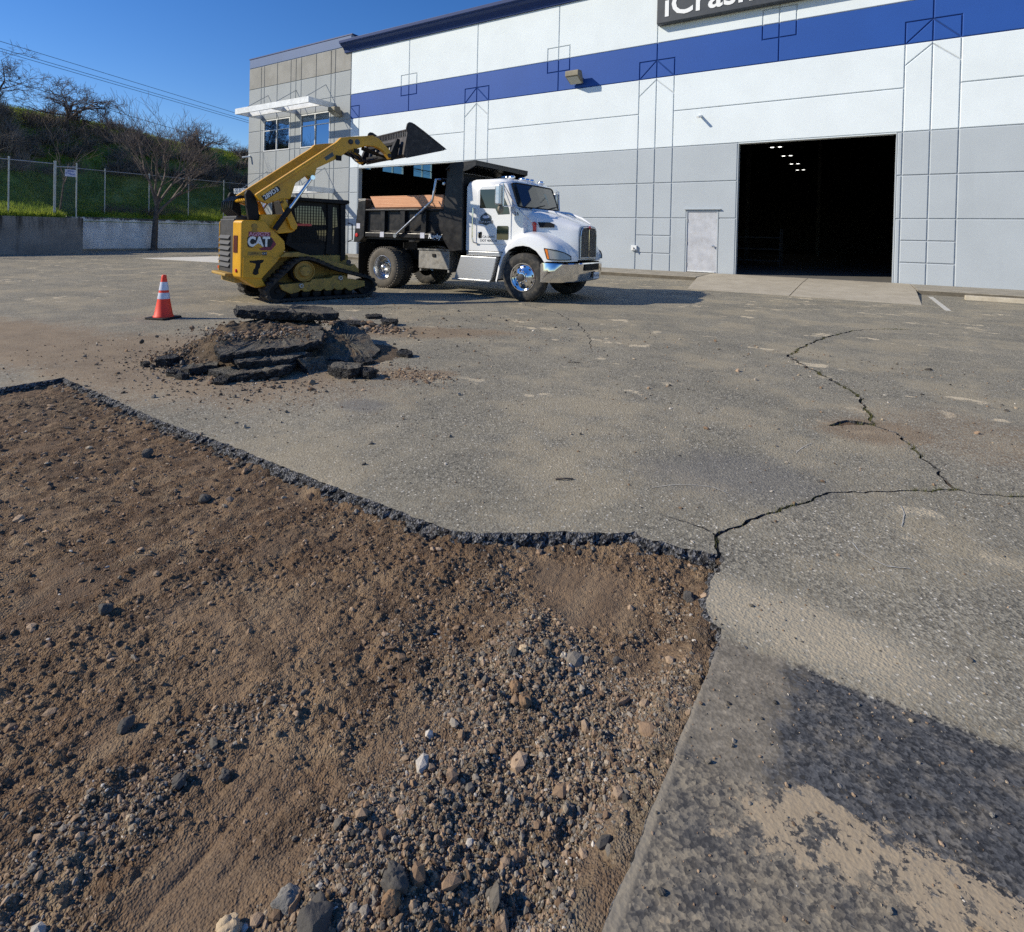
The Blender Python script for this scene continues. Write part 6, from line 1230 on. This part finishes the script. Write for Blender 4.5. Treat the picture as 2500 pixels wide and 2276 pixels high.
for (cx, cy), r, th, lab, sd in chk:
    q = np.random.default_rng(sd); k = 7; an = np.sort(q.random(k) * 0.5 + np.arange(k)) / k * 6.283
    slab('asphalt_chunk', [(cx + r * math.cos(a) * (0.7 + 0.5 * q.random()), cy + 0.75 * r * math.sin(a) * (0.7 + 0.5 * q.random())) for a in an], 0.0, th, (q.uniform(-.08, .08), q.uniform(-.08, .08)), lab, 'asphalt chunk', 'loose chunks round the heap', sd, 'slab' if sd == 10 else 'brokenshade', 0.06)
def heap_scatter(name, n, cx, cy, sx, sy, zf, rr, pal, lab):
    x = cx + rng.standard_normal(n) * sx; y = cy + rng.standard_normal(n) * sy
    r = rr * (1 + rng.pareto(2.8, n)).clip(1, 5); return tag(stones(name, x, y, zf(x, y), r, pal, sink=0.25, jit=0.5), lab)
P_DK = [0.14, 0.06, 0.25, 0.12, 0.08, 0.32, 0.02, 0.01]
heap_scatter('rubble', 2600, -6.0, 4.0, 0.28, 0.30, lambda x, y: 0.30 + 0.05 * np.exp(-((x + 6.1) / .3) ** 2 - ((y - 4.1) / .3) ** 2) + 0 * x, 0.0065, [0.22, 0.10, 0.30, 0.12, 0.06, 0.17, 0.02, 0.01], 'crumbled soil and rubble on top of the largest slab')
heap_scatter('rubble', 900, -6.35, 3.35, 0.30, 0.22, lambda x, y: 0.01 + 0.20 * np.exp(-(((x + 6.35) / 0.50) ** 2 + ((y - 3.70) / 0.42) ** 2) ** 1.2), 0.0065, P_DK, 'dark crumbs on the left slope of the heap')
heap_scatter('rubble', 700, -5.35, 3.3, 0.5, 0.35, lambda x, y: 0 * x, 0.0065, P_DK, 'dark crumbs at the front foot of the heap')
heap_scatter('rubble', 500, -6.6, 6.1, 0.45, 0.18, lambda x, y: 0 * x, 0.014, P_DK, 'dark crumbs strewn behind the heap on the right')
heap_scatter('rubble', 420, -3.95, 4.35, 0.24, 0.13, lambda x, y: 0 * x, 0.005, [0.45, 0.35, 0.15, 0.0, 0.0, 0.02, 0.02, 0.01], 'reddish soil crumbs on the asphalt right of the heap')
# single larger stones that stand out in the pit
def rock(x, y, r, tint, lab, sd, sub=4, flat=0.8):
    bm = bmesh.new(); bmesh.ops.create_icosphere(bm, subdivisions=sub, radius=1.0)
    V = np.array([v.co[:] for v in bm.verts]); q = np.random.default_rng(sd); o1 = q.random(3) * 50
    d = 1 + 0.30 * fbm(V[:, 0] + o1[0] + V[:, 2] * 0.7, V[:, 1] + o1[1] - V[:, 2] * 0.6, 1.1, 4, 0.55)
    for _ in range(4):                                        # chip flat facets
        nrm = q.standard_normal(3); nrm /= np.linalg.norm(nrm); t = (V * d[:, None]) @ nrm; lim = 0.72 + 0.15 * q.random(); d = np.where(t > lim, d * lim / np.maximum(t, 1e-6), d)
    d = d + 0.05 * fbm(V[:, 0] * 1.0 + o1[2], V[:, 1] + V[:, 2] * 1.3, 4.5, 3, 0.6)
    V = V * d[:, None] * r * np.array([1, 0.85, flat])
    for v, c in zip(bm.verts, V): v.co = c
    me = bpy.data.meshes.new('rock'); bm.to_mesh(me); bm.free()
    at = me.attributes.new('tint', 'FLOAT_COLOR', 'POINT'); at.data.foreach_set('color', np.tile(np.array([*tint, 1.0], np.float32), len(me.vertices)))
    o = link('rock', me, M['stone'], None, True)
    z = float(floor_h(np.array([x]), np.array([y]))[0][0]) if inside(pit[::3], np.array([x]), np.array([y]))[0] else 0.0
    o.location = (x, y, z + r * flat * 0.45); o.rotation_euler = (0, 0, sd * 1.3)
    return tag(o, lab, 'rock', 'single stones in the pit')
BRN, TAN, GRY, DRK = (0.26, 0.165, 0.095), (0.52, 0.40, 0.26), (0.24, 0.225, 0.20), (0.095, 0.088, 0.080)
for a in ((-1.005, 1.735, 0.020, TAN, 'pale tan stone on the loose mound in the pit', 31), (-0.885, 1.82, 0.016, (0.6, 0.52, 0.40), 'small cream stone on the gravel right of the pale tan stone', 32), (-0.955, 1.60, 0.026, BRN, 'round brown clod below the pale tan stone', 33),
          (-0.905, 1.575, 0.024, BRN, 'brown clod touching the right of the round brown clod', 34), (-0.860, 0.910, 0.026, BRN, 'rounded ochre stone near the bottom edge of the picture', 35), (-0.878, 0.945, 0.034, DRK, 'dark grey chunk left of the rounded ochre stone', 36),
          (-1.07, 0.800, 0.030, GRY, 'pale grey stone with a sharp face in the lower left gravel', 37), (-0.975, 0.795, 0.040, DRK, 'large blackish broken lump at the bottom of the picture', 38), (-1.25, 0.60, 0.024, BRN, 'brown clod under the smooth patch of soil', 39),
          (-1.90, 0.82, 0.026, DRK, 'dark stone lying alone on the left side of the pit', 40), (-1.49, 0.90, 0.018, DRK, 'greenish black pebble on the flat soil at left', 41), (-1.58, 0.82, 0.020, DRK, 'black pebble left of the greenish black pebble', 42),
          (-1.03, 1.70, 0.018, DRK, 'black crumb on the loose mound', 43), (-0.72, 1.93, 0.016, DRK, 'dark lump on the brown soil near the right edge of the pit', 44), (-0.585, 2.42, 0.030, DRK, 'dark asphalt lump tucked under the right corner of the cut', 45),
          (-0.82, 0.84, 0.030, BRN, 'brown angular clod at the bottom right of the coarse stones', 46), (-1.14, 0.70, 0.028, TAN, 'sandy clod right of the smooth patch of soil', 47), (-2.55, 1.02, 0.03, DRK, 'black lump at the left edge of the picture', 48), (-3.15, 1.75, 0.035, DRK, 'dark lump in the middle of the far pit floor', 49), (-4.05, 1.85, 0.04, DRK, 'black lump in the far left part of the pit', 50)): rock(*a)
for a in ((0.26, 1.555, 0.017, (0.33, 0.25, 0.165), 'sandy lump on the dark strip at lower right', 61), (0.275, 1.50, 0.015, (0.26, 0.19, 0.12), 'brown lump beside the sandy lump on the dark strip', 62), (-0.35, 1.26, 0.009, DRK, 'black pebble on the grey strip near the saw cut', 63), (0.33, 1.91, 0.007, GRY, 'small grey pebble on the dark strip', 64)): rock(*a)
for x0, y0, l, a, lab in ((-1.55, 3.02, 0.11, 0.5, 'thin dark twig lying on the asphalt above the cut'), (-2.9, 5.9, 0.14, 0.3, 'short dark twig on the middle of the yard')):
    tag(MB().tube([(0, 0, 0.006), (l * 0.5 * math.cos(a), l * 0.5 * math.sin(a), 0.012), (l * math.cos(a + .15), l * math.sin(a + .15), 0.006)], 0.005, 6).build('twig', M['bark'], None, loc=(x0, y0, 0)), lab, 'twig')

# ------------------------------------------------------------------ retaining walls and bank
rw = MB().box(-35.0, -34.7, -30.0, 12.6, -0.2, 1.86).build('retaining_wall', M['ret_grey'], None, bevel=0.015); tag(rw, 'stained grey concrete retaining wall below the fence at left', 'wall')
rw2 = MB().box(-38.8, -38.5, 12.6, 60.0, -0.2, 1.98).box(-38.5, -35.0, 12.45, 12.6, -0.2, 1.80).build('retaining_wall', M['ret_white'], None, bevel=0.015); tag(rw2, 'white painted retaining wall with peeling patches behind the bare tree', 'wall')
kb = MB().box(-38.0, -37.84, 12.7, 23.0, 0.0, 0.13).build('kerb', M['kerb'], None, bevel=0.01); tag(kb, 'concrete kerb in front of the white retaining wall', kind='structure')
def bank(x, y):
    foot = np.where(y < 12.6, -34.9, -38.7); foot = -34.9 - 3.8 * sstep(11.6, 13.4, y)
    d = np.maximum(foot - x, 0.0)
    crest = 9.7 - 1.0 * sstep(14, 32, y) - 4.0 * sstep(30, 55, y) + 0.5 * sstep(14, 0, y)
    z = 1.85 + 0.17 * sstep(12.0, 13.2, y) + 0.26 * np.minimum(d, 5.0) + (crest - 3.2) * sstep(3.6, 13.8, d) + 0.0 * x
    return z + np.clip(d, 0, 1.5) / 1.5 * (0.18 * fbm(x, y, 0.35, 4)) - 0.3 * sstep(0.05, 0.0, d)
xs = np.linspace(-90, -34.9, 140); ysb = np.linspace(-35, 75, 200); gx, gy = np.meshgrid(xs, ysb); x = gx.ravel(); y = gy.ravel(); z = bank(x, y)
i = np.arange(len(x)).reshape(gx.shape); F = np.stack([i[:-1, :-1], i[:-1, 1:], i[1:, 1:], i[1:, :-1]], -1).reshape(-1, 4)
F = F[((-34.9 - 3.8 * sstep(11.6, 13.4, y[F])) >= x[F] - 0.45).all(1)]
hill = np_mesh('hillside', np.stack([x, y, z], 1), F, M['hill'], None, None, True); tag(hill, 'grassy bank rising behind the retaining walls', kind='structure')
# grass blades
n = 240000
gx = -35.0 - np.abs(rng.random(n)) ** 1.3 * 22; gy = rng.uniform(4, 40, n)
f0 = -34.9 - 3.8 * sstep(11.6, 13.4, gy); d = f0 - gx
clump = fbm(gx, gy, 0.8, 4, 0.6)
crestg = np.exp(-((d - 14.0) / 2.5) ** 2)
ok = (d > 0.05) & (rng.random(n) < np.clip(0.55 + 0.8 * clump + 0.9 * np.exp(-d / 2.2) + 0.5 * crestg, 0.05, 1))
gx, gy = gx[ok], gy[ok]; P = np.stack([gx, gy, bank(gx, gy) - 0.03], 1)
blades('bank_grass', P, 0.26, 0.045, M['grass'], 'green grass on the bank behind the fence', 0.8)
# brush
def brush(name, centres, stems, h, mat, lab, seed, w=0.016):
    q = np.random.default_rng(seed); C = np.repeat(np.array(centres), stems, 0); n = len(C)
    a = q.random(n) * 6.283; el = np.radians(q.uniform(12, 85, n)); L = h * q.uniform(0.35, 1.15, n)
    b = C + np.stack([q.normal(0, 0.25, n), q.normal(0, 0.25, n), q.uniform(0, 0.3, n)], 1) * np.array([1, 1, 1]) * (h / 1.2)
    d1 = np.stack([np.cos(a) * np.cos(el), np.sin(a) * np.cos(el), np.sin(el)], 1); d2 = d1 + q.normal(0, 0.45, (n, 3)); d2 /= np.linalg.norm(d2, axis=1)[:, None]; d2[:, 2] -= 0.15
    p0 = b; p1 = p0 + d1 * L[:, None] * 0.55; p2 = p1 + d2 * L[:, None] * 0.5
    s = np.stack([-np.sin(a), np.cos(a), 0 * a], 1); u = np.cross(d1, s)
    V = np.stack([p0 + s * w, p0 - s * w * 0.5 + u * w * 0.86, p0 - s * w * 0.5 - u * w * 0.86, p1 + s * w * .7, p1 - s * w * 0.35 + u * w * 0.6, p1 - s * w * 0.35 - u * w * 0.6, p2], 1)
    T_ = np.array([(0, 1, 4), (0, 4, 3), (1, 2, 5), (1, 5, 4), (2, 0, 3), (2, 3, 5), (3, 4, 6), (4, 5, 6), (5, 3, 6)])
    F = (T_[None] + (np.arange(n) * 7)[:, None, None]).reshape(-1, 3)
    return tag(np_mesh(name, V.reshape(-1, 3), F, mat), lab, kind='stuff')
cs = []
for _ in range(300):
    y = rnd.uniform(5, 36); d = rnd.uniform(6.3, 12.8); f0 = -34.9 - 3.8 * float(sstep(11.6, 13.4, np.array(y))); x = f0 - d
    if perlin(np.array([x * 0.23 + 3]), np.array([y * 0.23]))[0] > -0.30 + (0.28 if d < 7.2 or d > 12 else 0): cs.append((x, y, float(bank(np.array([x]), np.array([y]))[0])))
brush('hillside_brush', cs, 80, 1.3, M['brush'], 'brown bare brush covering the slope of the bank', 5)
cs2 = [(-38.9 - rnd.uniform(0.3, 2.0), rnd.uniform(15.5, 21.5), 2.0) for _ in range(16)]
brush('dry_shrub', cs2, 90, 0.95, M['twig'], 'dry tangled undergrowth behind the white wall near the bare tree', 6, 0.011)

# ------------------------------------------------------------------ bare trees
def bare_tree(name, loc, h, tr, seed, lab, lean=(0, 0), spread=0.65, trunk_frac=0.35, levels=5, kids=(3, 4), bias=None, minr=0.007, group=None, crown=0.30):
    q = random.Random(seed); T_, B_ = MB(), MB()
    def grow(p, d, L, r, lv, mb):
        nseg = 3 if lv else 4; pts = [p]; rs = [r]; dd = d.copy()
        for k in range(nseg):
            dd = (dd + Vector((q.gauss(0, 0.13), q.gauss(0, 0.13), q.gauss(0.02, 0.10))) * (0.12 if lv == 0 else 1)).normalized()
            pts.append(pts[-1] + dd * (L / nseg)); rs.append(max(minr * 0.5, r * (1 - 0.42 * (k + 1) / nseg)))
        mb.tube(pts, rs, 7 if lv == 0 else (5 if lv == 1 else 3), cap=False)
        if lv >= levels: return
        nk = q.randint(*kids) + (1 if lv == 0 else 0)
        for k in range(nk):
            t = 1.0 if k == 0 else q.uniform(0.45 if lv == 0 else 0.25, 1.0)
            fi = t * nseg; i0 = min(int(fi), nseg - 1); base = pts[i0].lerp(pts[i0 + 1], fi - i0)
            ax = Vector((q.gauss(0, 1), q.gauss(0, 1), q.gauss(0, 0.5))); ax = (ax - dd * ax.dot(dd)).normalized()
            a = q.uniform(0.35, 1.0) * spread * 1.3; nd = (dd * math.cos(a) + ax * math.sin(a)).normalized()
            if bias: nd = (nd + Vector(bias) * 0.25).normalized()
            grow(base, nd, (max(L, h * crown) if lv == 0 else L) * q.uniform(0.55, 0.85), max(minr, rs[i0] * q.uniform(0.5, 0.72)), lv + 1, B_)
    o = empty(name, loc); d0 = Vector((lean[0], lean[1], 1)).normalized()
    grow(Vector((0, 0, -0.1)), d0, h * trunk_frac, tr, 0, T_)
    T_.build('trunk', M['bark'], o, smooth=True, fix=False); B_.build('branches', M['twig'] if minr < 0.012 else M['bark'], o, fix=False)
    return tag(o, lab, 'tree', group)
zb = lambda x, y: float(bank(np.array([x]), np.array([y]))[0])
bare_tree('bare_tree', (-37.6, 17.4, 0.0), 7.6, 0.20, 3, 'bare grey tree standing in front of the white retaining wall', (0.0, 0.02), 0.55, 0.46, 5, (4, 4), (0, 0, 0.8), 0.008, None, 0.26)
bare_tree('bare_tree', (-49.5, 16.8, zb(-49.5, 16.8)), 8.2, 0.24, 12, 'large spreading bare tree on the skyline at left', (0.1, 0.0), 0.95, 0.13, 6, (3, 4), (0, 0.05, 0.10), 0.010)
bare_tree('bare_tree', (-49.8, 13.2, zb(-49.8, 13.2)), 7.0, 0.18, 21, 'leaning bare tree at the left edge of the skyline', (0.0, -0.3), 0.95, 0.14, 6, (3, 4), (0, 0, 0.1), 0.010)
bare_tree('bare_tree', (-48.5, 26.0, zb(-48.5, 26.0)), 6.6, 0.16, 33, 'smaller bare tree on the skyline beside the office end', (0, 0.05), 0.85, 0.20, 5, (4, 4), (0, 0, 0.15), 0.010)
bare_tree('bare_tree', (-49.0, 19.6, zb(-49.0, 19.6)), 5.0, 0.10, 44, 'low bare tree between the two larger skyline trees', (0, 0.1), 0.9, 0.14, 5, (3, 4), None, 0.010)
bare_tree('bare_tree', (-48.0, 22.6, zb(-48.0, 22.6)), 4.4, 0.09, 55, 'thin bare tree on the slope right of the low skyline tree', (0, 0), 0.85, 0.14, 5, (3, 4), None, 0.009)
bare_tree('sapling', (-35.9, 11.95, zb(-35.9, 11.95)), 3.6, 0.05, 61, 'thin dark sapling just behind the fence gate', (0.0, 0.12), 0.55, 0.60, 3, (2, 3), None, 0.007)

# ------------------------------------------------------------------ chain-link fences
def fence(name, P0, P1, z0, h, posts, lab, rail=True):
    P0, P1 = Vector(P0), Vector(P1); L = (P1 - P0).length; u = (P1 - P0) / L; o = empty(name, (P0.x, P0.y, z0)); tag(o, lab, 'fence')
    W_ = []; F = []; sp = 0.062; r = 0.002; nn_ = int((L + h) / sp)
    segs = []
    for k in range(nn_):
        t = k * sp
        a0, b0 = max(0.0, t - h), min(L, t); segs.append((a0, t - a0, b0, t - b0)); segs.append((a0, h - (t - a0), b0, h - (t - b0)))
    nrm = Vector((-u.y, u.x, 0))
    for k, (a, za, b, zb_) in enumerate(segs):
        if b - a < 0.02: continue
        p = u * a + Vector((0, 0, za)); q = u * b + Vector((0, 0, zb_)); d = (q - p).normalized(); s_ = d.cross(nrm) * r; off = nrm * (0.004 if k % 2 else -0.004); i0 = len(W_)
        for c in (p + off, q + off): W_ += [tuple(c + s_), tuple(c - s_ * 0.5 + nrm * r * 0.86), tuple(c - s_ * 0.5 - nrm * r * 0.86)]
        F += [(i0, i0 + 1, i0 + 4), (i0, i0 + 4, i0 + 3), (i0 + 1, i0 + 2, i0 + 5), (i0 + 1, i0 + 5, i0 + 4), (i0 + 2, i0, i0 + 3), (i0 + 2, i0 + 3, i0 + 5)]
    tag(np_mesh('wire_mesh', np.array(W_), np.array(F), M['link'], o), kind='stuff')
    for t in posts:
        c = u * t; MB().cyl((c.x, c.y, -0.35), (c.x, c.y, h + 0.08), 0.035, 10).lathe((c.x, c.y, h + 0.08), 'z', [(0.042, 0.0), (0.042, 0.03), (0.0, 0.06)], 10).build('post', M['galv'], o, smooth=True)
    if rail: MB().cyl((0, 0, h - 0.02), tuple(u * L + Vector((0, 0, h - 0.02))), 0.024, 8).build('top_rail', M['galv'], o, smooth=True)
    return o
fence('chain_link_fence', (-35.2, 2.0, 0), (-35.2, 11.5, 0), 2.02, 2.62, (0.0, 2.6, 5.2, 7.70, 9.5), 'galvanised chain-link fence on top of the grey wall at far left')
fence('chain_link_fence', (-39.4, 12.9, 0), (-39.4, 31.0, 0), 2.15, 2.72, (0.0, 2.5, 5.0, 7.5, 10.0, 12.5, 15.0, 18.1), 'galvanised chain-link fence behind the bare tree and white wall')
gt = fence('fence_gate', (-35.2, 11.52, 0), (-35.35, 12.52, 0), 2.05, 2.60, (0.03, 1.0), 'narrow chain-link gate with a small blue sign', False)
MB().cyl((0.0, 0.03, 2.42), (-0.15, 0.98, 2.52), 0.028, 8).build('gate_bar', M['galv'], gt, smooth=True)
sgn = empty('gate_sign', (-35.2, 12.18, 4.23), math.radians(90)); tag(sgn, 'small blue and white notice hanging on the fence gate', 'sign')
MB().box(-0.24, 0.24, -0.02, -0.01, -0.20, 0.17).build('board', M['signpale'], sgn); MB().box(-0.14, 0.14, -0.024, -0.021, 0.05, 0.12).build('text_bar', M['bluesign'], sgn); MB().prism([(-0.23, 0.0), (-0.02, 0.0), (0.06, -0.06), (0.2, -0.06), (0.2, -0.12), (-0.0, -0.12), (-0.1, -0.05), (-0.23, -0.05)], 'y', -0.024, -0.021).build('arrow', M['bluesign'], sgn)
# ------------------------------------------------------------------ overhead wires (their poles stand outside the picture)
def span(name, a, b, sag, lab, r=0.022):
    a, b = Vector(a), Vector(b); pts = [a.lerp(b, t / 24) + Vector((0, 0, -4 * sag * (t / 24) * (1 - t / 24))) for t in range(25)]
    tag(MB().tube(pts, r, 5).build(name, M['wire'], None, smooth=True), lab, 'cable', 'overhead cables')
span('power_line', (-60, 5.0, 17.4), (-60, 75, 10.9), 0.0, 'topmost of the overhead cables crossing the sky at left')
span('power_line', (-60, 5.0, 16.75), (-60, 75, 10.75), 0.0, 'second overhead cable from the top at left')
span('power_line', (-60.4, 5.0, 16.62), (-60.4, 75, 10.60), 0.0, 'third overhead cable just below the second one')
span('power_line', (-56, 5.0, 13.9), (-56, 75, 5.5), 0.3, 'lowest overhead cable passing through the skyline trees')
